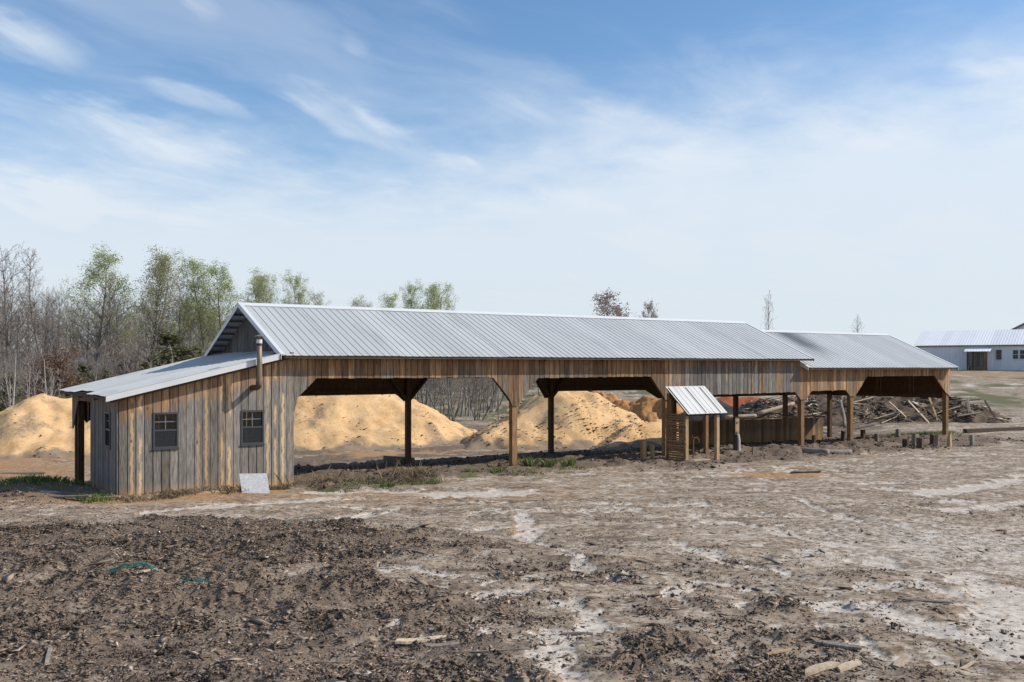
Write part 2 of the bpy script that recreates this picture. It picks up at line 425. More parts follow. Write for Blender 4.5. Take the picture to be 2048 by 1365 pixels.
def mat_board():
    """weathered pine boards. Object colour: r greyness, g heartwood streak, b brightness, alpha*8 = height where weathering starts"""
    m, t, p = material('board_wood')
    oi = t.node('ShaderNodeObjectInfo'); rnd = oi.outputs['Random']; al = oi.outputs['Alpha']
    cr, cg, cb = t.node('ShaderNodeSeparateColor').outputs[:3]
    t.l.new(oi.outputs['Color'], t.n[-1].inputs[0])
    O = t.node('ShaderNodeTexCoord').outputs['Object']; ox, oy, oz = t.xyz(O)
    P = t.comb(ox, t.math('ADD', oy, t.math('MULTIPLY', rnd, 37.0)), t.math('ADD', oz, t.math('MULTIPLY', rnd, 91.0)))
    g1 = t.noise(t.vmath('MULTIPLY', P, (60, 60, 3.0)), 1, 6, .62)
    g2 = t.noise(t.vmath('MULTIPLY', P, (12, 12, 1.1)), 1, 4)
    g3 = t.noise(t.vmath('MULTIPLY', P, (34, 34, .9)), 1, 3)
    grey = t.ramp(g1, [(.28, (.065, .057, .050)), (.5, (.185, .166, .146)), (.75, (.345, .31, .27))])
    warm = t.ramp(g1, [(.25, (.120, .060, .031)), (.5, (.275, .150, .075)), (.78, (.45, .275, .15))])
    warm = t.mix(t.step(g2, .45, .8), warm, t.mix(g1, (.42, .26, .13), (.6, .40, .22)))
    edge = t.math('SUBTRACT', t.math('MULTIPLY', al, 8.0), oz)
    w = t.step(t.math('ADD', edge, t.math('MULTIPLY', t.math('SUBTRACT', g3, .5), .9)), -.12, .22)
    gf = t.math('ADD', t.math('MULTIPLY', cr, 1.25), t.math('MULTIPLY', t.math('SUBTRACT', g2, .5), 1.1))
    gf = t.math('MULTIPLY', t.math('MINIMUM', t.math('MAXIMUM', gf, 0.0), 1.0), t.math('ADD', t.math('MULTIPLY', w, .8), .2))
    col = t.mix(gf, warm, grey)
    # dark water daggers running up from the grain
    dag = t.math('MULTIPLY', t.step(g3, .60, .72), t.math('MULTIPLY', w, .75))
    col = t.mix(dag, col, (.045, .042, .040))
    # pale heartwood streak with a torn edge
    wob = t.noise(t.vmath('MULTIPLY', P, (.2, .2, 4.5)), 1, 7, .7)
    sx = t.math('ABSOLUTE', t.math('ADD', ox, t.math('MULTIPLY', t.math('SUBTRACT', wob, .5), .16)))
    wid = t.math('MULTIPLY', t.noise(t.vmath('MULTIPLY', P, (.3, .3, 5.0)), 1, 4, .65), .062)
    fade = t.step(t.noise(t.vmath('MULTIPLY', P, (.3, .3, .8)), 1, 2), .38, .46)
    sk = t.math('MULTIPLY', t.step(t.math('SUBTRACT', sx, wid), .006, -.006), t.math('MULTIPLY', cg, fade))
    col = t.mix(sk, col, t.mix(g1, (.38, .23, .105), (.60, .42, .23)))
    # knots
    vo = t.node('ShaderNodeTexVoronoi'); t.put(vo.inputs['Vector'], t.vmath('MULTIPLY', P, (6, 6, 3.2))); vo.inputs['Scale'].default_value = 1
    kc = t.xyz(vo.outputs['Color'])[0]
    kn = t.math('MULTIPLY', t.step(vo.outputs['Distance'], .2, .1), t.step(kc, .78, .8))
    col = t.mix(t.math('MULTIPLY', kn, .85), col, t.mix(rnd, (.10, .045, .02), (.34, .17, .06)))
    # mud splashed on the foot of the wall
    spl = t.math('MULTIPLY', t.step(t.math('ADD', oz, t.math('MULTIPLY', g2, .35)), .52, .10), .8)
    col = t.mix(spl, col, (.42, .26, .12))
    tone = t.math('ADD', .62, t.math('MULTIPLY', t.math('FRACT', t.math('MULTIPLY', rnd, 17.3)), .5))
    col = t.mix(1.0, col, t.comb(*[t.math('MULTIPLY', tone, t.math('MULTIPLY', cb, 1.25))] * 3), 'MULTIPLY')
    finish(t, p, col, .88, t.bump(t.math('ADD', g1, t.math('MULTIPLY', kn, .5)), .55, .006), spec=.18)
    return m


def mat_timber(name, c0, c1, rnd_amt=.5, scale=1.0):
    m, t, p = material(name)
    oi = t.node('ShaderNodeObjectInfo'); rnd = oi.outputs['Random']
    O = t.node('ShaderNodeTexCoord').outputs['Object']
    P = t.vmath('ADD', O, t.comb(t.math('MULTIPLY', rnd, 31.0), t.math('MULTIPLY', rnd, 17.0), t.math('MULTIPLY', rnd, 53.0)))
    g1 = t.noise(t.vmath('MULTIPLY', P, (38 * scale, 38 * scale, 4 * scale)), 1, 6, .62); g2 = t.noise(P, 3.1, 4)
    col = t.mix(t.step(g1, .25, .78), c0, c1)
    col = t.mix(t.math('MULTIPLY', t.step(g2, .5, .75), .55), col, tuple(.45 * x + .03 for x in c0))
    tone = t.math('ADD', 1 - rnd_amt / 2, t.math('MULTIPLY', rnd, rnd_amt))
    col = t.mix(1.0, col, t.comb(tone, tone, tone), 'MULTIPLY')
    finish(t, p, col, .85, t.bump(g1, .5, .006), spec=.2); return m


def mat_metal(name, base, rough=.42, metal=.35, stain=0.0, dirt=.38):
    m, t, p = material(name)
    geo = t.node('ShaderNodeNewGeometry').outputs['Position']; rnd = t.node('ShaderNodeObjectInfo').outputs['Random']
    n1 = t.noise(t.vmath('MULTIPLY', geo, (1.6, .5, .5)), 1, 5); n2 = t.noise(geo, 9, 5)
    k = t.math('ADD', .90, t.math('MULTIPLY', rnd, .14))
    col = t.mix(1.0, base, t.comb(k, k, k), 'MULTIPLY')
    col = t.mix(t.math('MULTIPLY', t.step(n1, .48, .75), dirt), col, tuple(.62 * c for c in base))
    col = t.mix(t.math('MULTIPLY', t.step(n2, .6, .8), dirt * .6), col, tuple(.7 * c for c in base))
    if stain:
        gx, gy, gzz = t.xyz(geo)
        n3 = t.noise(t.vmath('MULTIPLY', geo, (1.6, .35, .35)), 1, 5, .65)
        q = t.math('ADD', t.math('SUBTRACT', gx, 23.9), t.math('MULTIPLY', t.math('SUBTRACT', n3, .5), 1.2))
        band = t.math('MULTIPLY', t.math('MULTIPLY', t.step(t.math('ABSOLUTE', q), 1.25, .0), t.step(t.math('ADD', gzz, t.math('MULTIPLY', n3, .9)), 3.9, 4.9)), stain)
        col = t.mix(band, col, (.075, .075, .08))
    finish(t, p, col, t.math('ADD', rough, t.math('MULTIPLY', n2, .16)), t.bump(t.noise(geo, 2.2, 3), .12, .01), metal=metal, spec=.5); return m


def mat_plain(name, c, rough=.6, metal=0.0, spec=.4, var=.25):
    m, t, p = material(name)
    P = t.node('ShaderNodeNewGeometry').outputs['Position']; n = t.noise(P, 14, 5)
    finish(t, p, t.mix(n, tuple(x * (1 - var) for x in c), tuple(min(1, x * (1 + var)) for x in c)), rough, t.bump(n, .15, .004), metal, spec); return m


def mat_glass():
    m, t, p = material('window_glass'); t.n.clear()
    tr = t.node('ShaderNodeBsdfTransparent'); tr.inputs[0].default_value = (.62, .66, .66, 1)
    gl = t.node('ShaderNodeBsdfGlossy'); gl.inputs['Roughness'].default_value = .03
    fr = t.node('ShaderNodeFresnel'); fr.inputs[0].default_value = 1.5
    mx = t.node('ShaderNodeMixShader'); o = t.node('ShaderNodeOutputMaterial')
    t.put(mx.inputs[0], t.math('ADD', t.math('MULTIPLY', fr.outputs[0], .9), .03)); t.l.new(tr.outputs[0], mx.inputs[1]); t.l.new(gl.outputs[0], mx.inputs[2]); t.l.new(mx.outputs[0], o.inputs[0])
    return m


def mat_ground():
    m, t, p = material('yard_earth')
    at = t.node('ShaderNodeAttribute', attribute_name='zones')
    sc = t.node('ShaderNodeSeparateColor'); t.l.new(at.outputs['Color'], sc.inputs[0]); M, S, K = sc.outputs[:3]; G = at.outputs['Alpha']
    P = t.node('ShaderNodeNewGeometry').outputs['Position']
    n1 = t.noise(P, 1.5, 8, .68); n2 = t.noise(P, 7, 7, .7); n3 = t.noise(P, 40, 5, .7); n0 = t.noise(P, .23, 3)
    vo = t.node('ShaderNodeTexVoronoi'); t.put(vo.inputs['Vector'], P); vo.inputs['Scale'].default_value = 26
    cell = t.xyz(vo.outputs['Color'])
    dirt = t.ramp(n2, [(.36, (.130, .088, .057)), (.5, (.28, .203, .138)), (.64, (.465, .362, .262))])
    dirt = t.mix(t.step(n1, .35, .7), dirt, t.mix(t.step(n2, .3, .7), (.215, .160, .112), (.545, .445, .338)))
    mul = t.ramp(n3, [(.36, (.072, .050, .036)), (.5, (.162, .117, .085)), (.66, (.285, .213, .157))])
    mul = t.mix(t.math('MULTIPLY', t.step(cell[0], .80, .86), .55), mul, t.mix(cell[1], (.16, .12, .09), (.33, .27, .21)))
    sand = t.ramp(n2, [(.32, (.36, .295, .23)), (.5, (.56, .485, .405)), (.68, (.72, .655, .575))])
    clay = t.ramp(n2, [(.25, (.25, .125, .055)), (.55, (.42, .235, .11)), (.8, (.52, .33, .18))])
    gr = t.ramp(n3, [(.3, (.085, .085, .042)), (.55, (.145, .140, .070)), (.8, (.235, .20, .115))])

    def soft(mask, amt, lo, hi):        # break a zone's edge with two scales of noise
        j = t.math('ADD', t.math('MULTIPLY', t.math('SUBTRACT', n2, .5), amt), t.math('MULTIPLY', t.math('SUBTRACT', n3, .5), amt * .8))
        return t.step(t.math('ADD', mask, j), lo, hi)
    # wheel-smeared bands and thin rills, combed along the direction the loaders drive
    pu, pv = t.vmath('DOT_PRODUCT', P, (SIDE[0], SIDE[1], 0)), t.vmath('DOT_PRODUCT', P, (VIEW[0], VIEW[1], 0))
    wv = t.math('MULTIPLY', t.math('SUBTRACT', n0, .5), 7.0)
    band = t.noise(t.comb(t.math('MULTIPLY', pu, .28), t.math('ADD', t.math('MULTIPLY', pv, 1.5), wv), 2.0), 1, 7, .66)
    dirt = t.mix(t.math('MULTIPLY', t.step(band, .53, .66), .72), dirt, (.105, .072, .050))
    dirt = t.mix(t.math('MULTIPLY', t.step(band, .46, .36), .65), dirt, (.53, .425, .32))
    rl = t.math('ABSOLUTE', t.math('SUBTRACT', t.noise(t.comb(t.math('MULTIPLY', pu, .55), t.math('MULTIPLY', pv, .8), wv), 1, 6, .6), .5))
    dirt = t.mix(t.math('MULTIPLY', t.step(rl, .022, .004), t.math('MULTIPLY', t.step(n1, .42, .58), .8)), dirt, (.60, .52, .43))
    rl2 = t.math('ABSOLUTE', t.math('SUBTRACT', t.noise(t.comb(t.math('MULTIPLY', pu, .5), t.math('MULTIPLY', pv, 1.4), 5.0), 1, 7, .65), .5))
    dirt = t.mix(t.math('MULTIPLY', t.step(rl2, .014, .003), .75), dirt, (.07, .05, .037))
    col = t.mix(t.math('MULTIPLY', soft(K, .5, .2, .7), .85), dirt, clay)
    col = t.mix(t.math('MULTIPLY', soft(M, 1.0, .02, .85), .95), col, mul)
    col = t.mix(t.math('MULTIPLY', soft(S, 1.25, .22, .95), .9), col, sand)
    sp = t.math('MULTIPLY', t.step(t.noise(P, 60, 4, .65), .58, .68), .42)         # dark crumbs everywhere
    col = t.mix(sp, col, (.05, .037, .028))
    col = t.mix(soft(G, .7, .35, .7), col, gr)
    h = t.math('ADD', t.math('MULTIPLY', n2, .6), t.math('MULTIPLY', n3, .5))
    finish(t, p, col, .95, t.bump(h, .55, .03), spec=.12); return m


def mat_pile(name, c_dark, c_mid, c_light, dirt_col, bump=.5, bscale=1.0):
    m, t, p = material(name)
    P = t.node('ShaderNodeNewGeometry').outputs['Position']
    at = t.node('ShaderNodeAttribute', attribute_name='dirt').outputs['Fac']
    n1 = t.noise(P, .9 * bscale, 6, .6); n2 = t.noise(P, 7 * bscale, 6, .65); n3 = t.noise(P, 30 * bscale, 4, .6)
    col = t.ramp(t.math('ADD', t.math('MULTIPLY', n1, .55), t.math('MULTIPLY', n2, .45)), [(.32, c_dark), (.5, c_mid), (.7, c_light)])
    col = t.mix(t.step(t.math('ADD', at, t.math('MULTIPLY', t.math('SUBTRACT', n2, .5), .9)), .35, .75), col, t.mix(n3, dirt_col, tuple(2.2 * x for x in dirt_col)))
    col = t.mix(t.math('MULTIPLY', t.step(n3, .64, .74), .45), col, tuple(.4 * x for x in c_dark))
    finish(t, p, col, .95, t.bump(t.math('ADD', n2, t.math('MULTIPLY', n3, .5)), bump, .05), spec=.1); return m


def mat_vcol(name, rough=.9, attr='tint'):
    m, t, p = material(name)
    at = t.node('ShaderNodeAttribute', attribute_name=attr).outputs['Color']; P = t.node('ShaderNodeNewGeometry').outputs['Position']
    n = t.noise(P, 60, 3); k = t.math('ADD', .7, t.math('MULTIPLY', n, .6))
    finish(t, p, t.mix(1.0, at, t.comb(k, k, k), 'MULTIPLY'), rough, spec=.15); return m


def mat_bark(name, c0, c1):
    m, t, p = material(name)
    P = t.node('ShaderNodeNewGeometry').outputs['Position']; rnd = t.node('ShaderNodeObjectInfo').outputs['Random']
    n = t.noise(t.vmath('MULTIPLY', P, (3, 3, .8)), 1, 5); k = t.math('ADD', .8, t.math('MULTIPLY', rnd, .4))
    finish(t, p, t.mix(1.0, t.mix(t.step(n, .3, .7), c0, c1), t.comb(k, k, k), 'MULTIPLY'), .9, spec=.15); return m


def mat_leaf(name, c0, c1, trans=.35):
    m, t, p = material(name)
    P = t.node('ShaderNodeNewGeometry').outputs['Position']; n = t.noise(P, 2.2, 3); n2 = t.noise(P, 11, 2)
    col = t.mix(t.step(t.math('ADD', t.math('MULTIPLY', n, .6), t.math('MULTIPLY', n2, .4)), .35, .65), c0, c1)
    t.n.remove(p); d = t.node('ShaderNodeBsdfDiffuse'); tl = t.node('ShaderNodeBsdfTranslucent'); mx = t.node('ShaderNodeMixShader')
    t.put(d.inputs[0], col); t.put(tl.inputs[0], col); mx.inputs[0].default_value = trans
    t.l.new(d.outputs[0], mx.inputs[1]); t.l.new(tl.outputs[0], mx.inputs[2])
    t.l.new(mx.outputs[0], [x for x in t.n if x.type == 'OUTPUT_MATERIAL'][0].inputs[0]); return m


BOARD = mat_board()
POST = mat_timber('post_wood', (.20, .105, .05), (.42, .25, .125))
FRESH = mat_timber('fresh_wood', (.38, .24, .12), (.60, .44, .26))
OLD = mat_timber('old_grey_wood', (.13, .105, .085), (.33, .28, .23), .7)
DARKW = mat_timber('dark_wet_wood', (.045, .032, .026), (.13, .095, .07), .6)
PALEW = mat_timber('split_pale_wood', (.34, .25, .17), (.62, .50, .36), .5)
ROOF = mat_metal('galvanised_sheet', (.50, .50, .485), .55, .06)
ROOF2 = mat_metal('galvanised_sheet_sooty', (.50, .50, .485), .55, .06, stain=.85)
TRIM = mat_metal('folded_trim', (.68, .68, .67), .45, .12, dirt=.15)
KROOF = mat_metal('stained_roof_sheet', (.56, .55, .53), .5, .2, dirt=.55)
WSHEET = mat_metal('pale_wall_sheet', (.74, .75, .76), .55, .0, dirt=.2)
WROOF = mat_metal('white_roof_sheet', (.80, .80, .80), .5, .0, dirt=.12)
PIPE = mat_metal('flue_steel', (.27, .205, .14), .5, .45, dirt=.7)
VINYL = mat_plain('grey_vinyl', (.055, .06, .065), .5)
WHITEV = mat_plain('white_vinyl', (.78, .78, .77), .45)
SCREEN = mat_plain('insect_screen', (.055, .058, .06), .7)
GLASS = mat_glass()
DARKPANE = mat_plain('dark_pane', (.012, .014, .016), .12, spec=.4)
DARK = mat_plain('dark_void', (.02, .018, .016), .9)
SLABM = mat_plain('pale_slab', (.48, .475, .465), .7, var=.55)
CONC = mat_plain('block_grey', (.20, .19, .16), .9, var=.4)
GREEN = mat_plain('green_strap', (.05, .21, .17), .5)
GROUND = mat_ground()
SAWDUST = mat_pile('sawdust', (.425, .248, .118), (.645, .408, .203), (.772, .535, .305), (.17, .125, .085))
CLAY = mat_pile('orange_clay', (.30, .125, .045), (.47, .225, .09), (.60, .34, .16), (.16, .08, .04), .8)
RED = mat_pile('red_clay', (.25, .075, .035), (.36, .115, .055), (.42, .16, .08), (.14, .05, .03))
CHAR = mat_pile('charred_mulch', (.022, .020, .019), (.055, .050, .046), (.11, .10, .092), (.02, .018, .016), .9)
MULCHM = mat_pile('dark_mulch', (.055, .038, .027), (.135, .096, .068), (.225, .168, .122), (.045, .031, .022), .9)
TINT = mat_vcol('chip_tint')
BARK = mat_bark('grey_bark', (.13, .115, .102), (.30, .275, .25))
BARKP = mat_bark('pale_bark', (.24, .22, .20), (.42, .39, .36))
TWIG = mat_bark('twigs', (.205, .168, .142), (.36, .312, .27))
TWIGP = mat_bark('pale_twigs', (.24, .22, .20), (.38, .35, .32))
LEAFG = mat_leaf('spring_leaf', (.30, .36, .12), (.50, .54, .22), .5)
LEAFY = mat_leaf('olive_leaf', (.35, .35, .17), (.50, .49, .27), .5)
LEAFB = mat_leaf('brown_leaf', (.16, .10, .07), (.27, .185, .135))
LEAFR = mat_leaf('pinkish_bud', (.26, .19, .165), (.42, .32, .29), .45)
NEEDLE = mat_leaf('evergreen', (.085, .088, .042), (.20, .195, .10), .35)
BLADE = mat_leaf('grass_blade', (.095, .13, .042), (.22, .26, .10))
STRAW = mat_leaf('dry_straw', (.17, .125, .08), (.33, .26, .17))

# ------------------------------------------------------------------ ground
def axis(parts):
    out = [parts[0][0]]
    for lo, hi, step0, grow in parts:
        x, s = lo, step0
        while x < hi - s * .5: x += s; s *= grow; out.append(x)
    return np.array(out)


bpos = axis([(-60, 4, 8, 1.0), (4, 8.6, .4, 1.0), (8.6, 15, .05, 1.0), (15, 26, .07, 1.0), (26, 40, .13, 1.0), (40, 62, .25, 1.0), (62, 2600, .6, 1.07)])
half = axis([(0, 8.6, .055, 1.0), (8.6, 15, .085, 1.0), (15, 36, .22, 1.0), (36, 2600, .6, 1.09)])
apos = np.concatenate([-half[:0:-1], half])
A, B = np.meshgrid(apos, bpos); gx, gy = to_xy(A.ravel(), B.ravel())
M_, S_, K_, G_ = masks(gx, gy)
gzv = terrain(gx, gy) + relief(gx, gy, M_, S_)
na, nb = len(apos), len(bpos)
idx = np.arange(na * nb).reshape(nb, na)
gf = np.stack([idx[:-1, :-1].ravel(), idx[:-1, 1:].ravel(), idx[1:, 1:].ravel(), idx[1:, :-1].ravel()], 1)
gme = np_mesh('ground', np.stack([gx, gy, gzv], 1), gf, True)
colour_attr(gme, 'zones', np.stack([M_, S_, K_, G_], 1))
tag(obj('ground', gme, GROUND), kind='structure')

# far wooded hills
hv, hf = [], []
for i in range(121):
    th = R(-60 + i); dist = 1500 + 200 * math.sin(i * .5)
    h = 10 + 6 * math.sin(i * .19 + 1) + 4 * math.sin(i * .47) + random.uniform(-1, 1)
    x, y = to_xy(dist * math.sin(th), dist * math.cos(th)); x2, y2 = to_xy((dist + 500) * math.sin(th), (dist + 500) * math.cos(th))
    hv += [(x, y, -3), (x, y, h * .8), (x2, y2, h + 14), (x2, y2, -3)]
    if i:
        k = 4 * i
        for q in range(3): hf.append((k - 4 + q, k + q, k + q + 1, k - 3 + q))
tag(obj('hills', mesh('hills', hv, hf, True), mat_plain('hazy_far_woods', (.16, .19, .24), .95)), kind='structure')  # distance haze is painted into the blue-grey colour of the woods

# ------------------------------------------------------------------ the lumber shed
shed = thing('lumber_shed', 'long open-sided wooden shed with grey ribbed metal roof, post bays and closed lean-to end room', 'shed', (0, 0, 0))
Z_E, Z_R, Y_E, Y_R, Y_B = 3.603, 5.209, -.42, 3.28, 6.98      # eave and ridge of the main roof
SL = (Z_R - Z_E) / (Y_R - Y_E)
Z_E2, Z_R2 = 3.256, 4.876
X_G, X_M0, X_M1, X_S1 = 0.0, -.50, 21.53, 31.58               # gable wall, roof start, roof end, end of the low roof


def prof(pts):
    xs = [p[0] for p in pts]; zs = [p[1] for p in pts]
    return lambda u: float(np.interp(u, xs, zs)), xs


def board_poly(u0, u1, bot, top):
    fb, xb = bot; ft, xt = top
    us = sorted({u0, u1} | {u for u in xb if u0 + .004 < u < u1 - .004})
    ut = sorted({u0, u1} | {u for u in xt if u0 + .004 < u < u1 - .004})
    return [(u, fb(u)) for u in us] + [(u, ft(u)) for u in reversed(ut)]


def split_cut(us): return [(us[i], us[i + 1]) for i in range(len(us) - 1)]


def boards(u0, u1, n, bot, top, axis_, t0, t1, parent, colf, name='board', jitter=.012, edges=None, holes=(), mat=BOARD, gap=.015):
    if edges is None:
        edges = [u0 + (u1 - u0) * i / n for i in range(n + 1)]
        edges = [edges[0]] + [e + random.uniform(-jitter, jitter) for e in edges[1:-1]] + [edges[-1]]
    made = []
    for k, (a, b) in enumerate(split_cut(edges)):
        g = gap * random.uniform(.7, 1.6); pieces = [(bot, top)]; mid = (a + b) / 2
        for h0, h1, z0, z1 in holes:
            if h0 < mid < h1: pieces = [(bot, prof([(-99, z0), (99, z0)])), (prof([(-99, z1), (99, z1)]), top)]
        for bo, to in pieces:
            off = random.uniform(-.006, .006); dz = random.uniform(-.012, .006) if bo is bot else 0
            poly = board_poly(a + g / 2, b - g / 2, bo, to)
            poly = [(u - mid, z + (dz if i < len(poly) // 2 else 0)) for i, (u, z) in enumerate(poly)]
            v, f = prism_vf(poly, axis_, t0 + off, t1 + off)
            if axis_ == 'y': v = [(y, x, z) for x, y, z in v]; f = [tuple(reversed(q)) for q in f]
            me = mesh(name, v, f); o = obj(name, me, mat, parent)
            # boards on a side wall are turned so that their width lies along local x
            if axis_ == 'x': o.location = (mid, 0, 0)
            else: o.matrix_local = Matrix(((0, 1, 0, 0), (1, 0, 0, mid), (0, 0, 1, 0), (0, 0, 0, 1)))
            o.color = colf(k, mid); made.append(o)
    return made


# front skirt
FRONT = prof([(0, 2.03), (.11, 2.44), (.66, 2.97), (6.55, 2.96), (7.18, 2.27), (7.29, 2.04), (7.52, 2.04), (7.64, 2.23), (8.29, 2.93), (13.17, 2.95), (13.89, 2.11), (14.1, 2.06), (14.2, 2.24),
              (16.4, 2.25), (20.85, 2.29), (21.18, 1.98), (21.48, 1.96), (21.84, 2.31), (24.0, 2.33), (24.28, 2.05), (24.63, 2.05), (25.44, 2.88), (30.34, 2.88), (31.2, 2.12), (31.55, 1.93)])
TOPM = prof([(0, 3.63), (21.15, 3.63), (21.16, 3.38), (31.55, 3.38)])


def front_col(k, x):
    r = random.random()
    if x < 14: gr = random.choice([.05, .15, .25, .35, .6, .8, .95]); st = .25 if r < .3 else 0; a = 3.12 / 8; tone = random.uniform(.64, .9)
    elif x < 21.1: gr = random.choice([.75, .9, .9, 1, 1, .35, .8, .95, .6]); st = .75 if r < .2 else 0; a = 3.4 / 8; tone = random.uniform(.8, 1.02)
    else: gr = random.choice([.0, .05, .1, .2, .35]); st = .3 if r < .3 else 0; a = 2.9 / 8; tone = random.uniform(.88, 1.1)
    return (gr, st, tone, a)


boards(0, 21.15, 104, FRONT, TOPM, 'x', -.012, -.036, shed, front_col, edges=None)
boards(21.15, 31.55, 50, FRONT, TOPM, 'x', -.014, -.036, shed, front_col, holes=[(22.3, 22.46, 2.86, 3.12)])
obj('dark_gap_panel', box_me(22.25, 22.47, .0, .03, 2.85, 3.15), DARK, shed)  # dark panel added as the shade in a gap where board is missing

# lean-to front wall: floor to rake, two windows
XL = -4.58
def lean_z(x): return 3.59 + .241 * (x + .53)
LTOP = prof([(XL, lean_z(XL) - .05), (0, 3.66)])
LBOT = prof([(XL, -.05), (-1.0, -.03), (0, -.05)])
WIN = [(-3.76, -3.13), (-1.49, -.857)]; WZ0, WZ1 = 1.20, 2.12
def cuts(a, b, n): return [a + (b - a) * i / n for i in range(n)]
ledge = cuts(XL, -3.76, 4) + cuts(-3.76, -3.13, 3) + cuts(-3.13, -1.49, 8) + cuts(-1.49, -.857, 3) + cuts(-.857, 0, 4) + [0]
STREAK = {1: 1, 2: 1, 9: .5, 10: 1, 11: 0, 12: 1, 13: .9, 17: .25, 18: .8, 20: 1, 19: .9, 5: .2, 21: .3}
WARM = {10: .72, 12: .6, 13: .66}


def lean_col(k, x): return (WARM.get(k, random.uniform(.78, 1.0)), STREAK.get(k, 0), random.uniform(.95, 1.08), (lean_z(x) - .60 + random.uniform(-.12, .12)) / 8)


boards(XL, 0, 22, LBOT, LTOP, 'x', -.012, -.040, shed, lean_col, edges=ledge, holes=[(a - .01, b + .01, WZ0, WZ1) for a, b in WIN])
# mud-stained end board with the corner post it is nailed to
obj('post', box_me(-.16, -.005, 0, .16, -.4, 3.55), POST, shed)

# lean-to side wall (y runs away from the yard)
SBOT = prof([(0, -.06), (1.40, -.12), (1.41, .04), (1.92, .04), (1.93, -.17), (3.58, -.26), (3.581, 2.32), (5.6, 2.28), (6.42, 1.42), (6.6, 1.38)])
STOP = prof([(0, 2.53), (6.6, 2.53)])
boards(-.03, 3.58, 19, SBOT, STOP, 'y', XL - .012, XL - .036, shed, lambda k, y: (random.uniform(.85, 1), 0, .92, .30), holes=[(.74, 1.41, WZ0, WZ1)],
       edges=cuts(-.03, .74, 4) + cuts(.74, 1.41, 3) + cuts(1.41, 3.58, 11) + [3.58])
boards(3.58, 6.6, 15, SBOT, STOP, 'y', XL - .012, XL - .036, shed, lambda k, y: (random.uniform(.4, .9), 0, .8, .29))


def stuff_boards(u0, u1, w, bot, top, axis_, t0, t1, name, mat, colr=(.3, 0, .8, .4)):
    parts = []; n = int((u1 - u0) / w)
    for k in range(n):
        a, b = u0 + k * w, u0 + (k + 1) * w; o = random.uniform(-.003, .003); g = .006 if k % 9 else .016
        parts.append(prism_vf(board_poly(a + g / 2, b - g / 2, bot, top), axis_, t0 + o, t1 + o))
    o = obj(name, mesh(name, *join_vf(parts)), mat, shed, col=colr); o['kind'] = 'stuff'; return o


BACKB = mat_timber('shade_darkened_wood', (.055, .031, .018), (.15, .088, .048))  # wood colour darkened to carry the deep shade inside the shed
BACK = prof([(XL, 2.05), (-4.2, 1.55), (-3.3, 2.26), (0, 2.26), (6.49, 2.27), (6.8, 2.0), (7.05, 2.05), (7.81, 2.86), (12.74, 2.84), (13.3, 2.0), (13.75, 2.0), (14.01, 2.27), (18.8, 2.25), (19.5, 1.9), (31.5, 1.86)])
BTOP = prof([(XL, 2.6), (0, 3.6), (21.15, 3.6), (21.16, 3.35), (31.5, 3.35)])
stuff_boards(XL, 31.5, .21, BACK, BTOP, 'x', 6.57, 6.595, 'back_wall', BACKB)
# room partition on the porch, shed-side wall of the room, end walls
stuff_boards(XL + .02, -.02, .2, prof([(-9, -.35), (9, -.35)]), LTOP, 'x', 3.55, 3.575, 'room_partition', BACKB)
stuff_boards(.02, 3.54, .2, prof([(-9, -.35), (9, -.35)]), prof([(0, 3.5), (9, 3.5)]), 'y', -.19, -.165, 'room_end_wall', BACKB)
GABLE_T = prof([(Y_E, Z_E - .06), (Y_R, Z_R - .06), (Y_B, Z_E - .06)])
boards(-.0, 6.56, 33, prof([(-9, 3.52), (9, 3.52)]), GABLE_T, 'y', X_G - .012, X_G - .036, shed, lambda k, y: (1.0, 0, random.uniform(.55, .8), 1.2))
END_T = prof([(Y_E, Z_E2 - .06), (Y_R, Z_R2 - .06), (Y_B, Z_E2 - .06)])
stuff_boards(.0, 6.57, .2, prof([(0, 1.9), (.5, 1.9), (5.0, 1.84), (6.6, 1.8)]), END_T, 'y', 31.52, 31.545, 'end_wall', BACKB)
stuff_boards(.0, 6.57, .2, prof([(-9, 3.3), (9, 3.3)]), GABLE_T, 'y', 21.12, 21.145, 'upper_gable', BACKB)

# posts, plates, braces
ZF = lambda x, y: gz(x, y) - .25
for x in (7.4, 14.0, 21.34, 24.46, 31.38):
    obj('post', box_me(x - .095, x + .095, .0, .19, ZF(x, .1), 3.45 if x < 21.4 else 3.2), POST, shed)
for x in (XL + .12, .1, 6.92, 13.53, 20.4, 24.4, 27.9, 31.3):
    zt = 2.4 if x < 0 else (3.45 if x < 21 else 3.2)
    obj('post', box_me(x - .09, x + .09, 6.36, 6.54, ZF(x, 6.45), zt), BACKB, shed)  # back posts take the wood with shade put into its colour
obj('post', box_me(XL + .0, XL + .17, 5.72, 5.89, -.6, 2.42), BACKB, shed)


def beam(p0, p1, w, h, name='beam'): return obj(name, mesh(name, *bar_vf(p0, p1, w, h)), BACKB, shed)


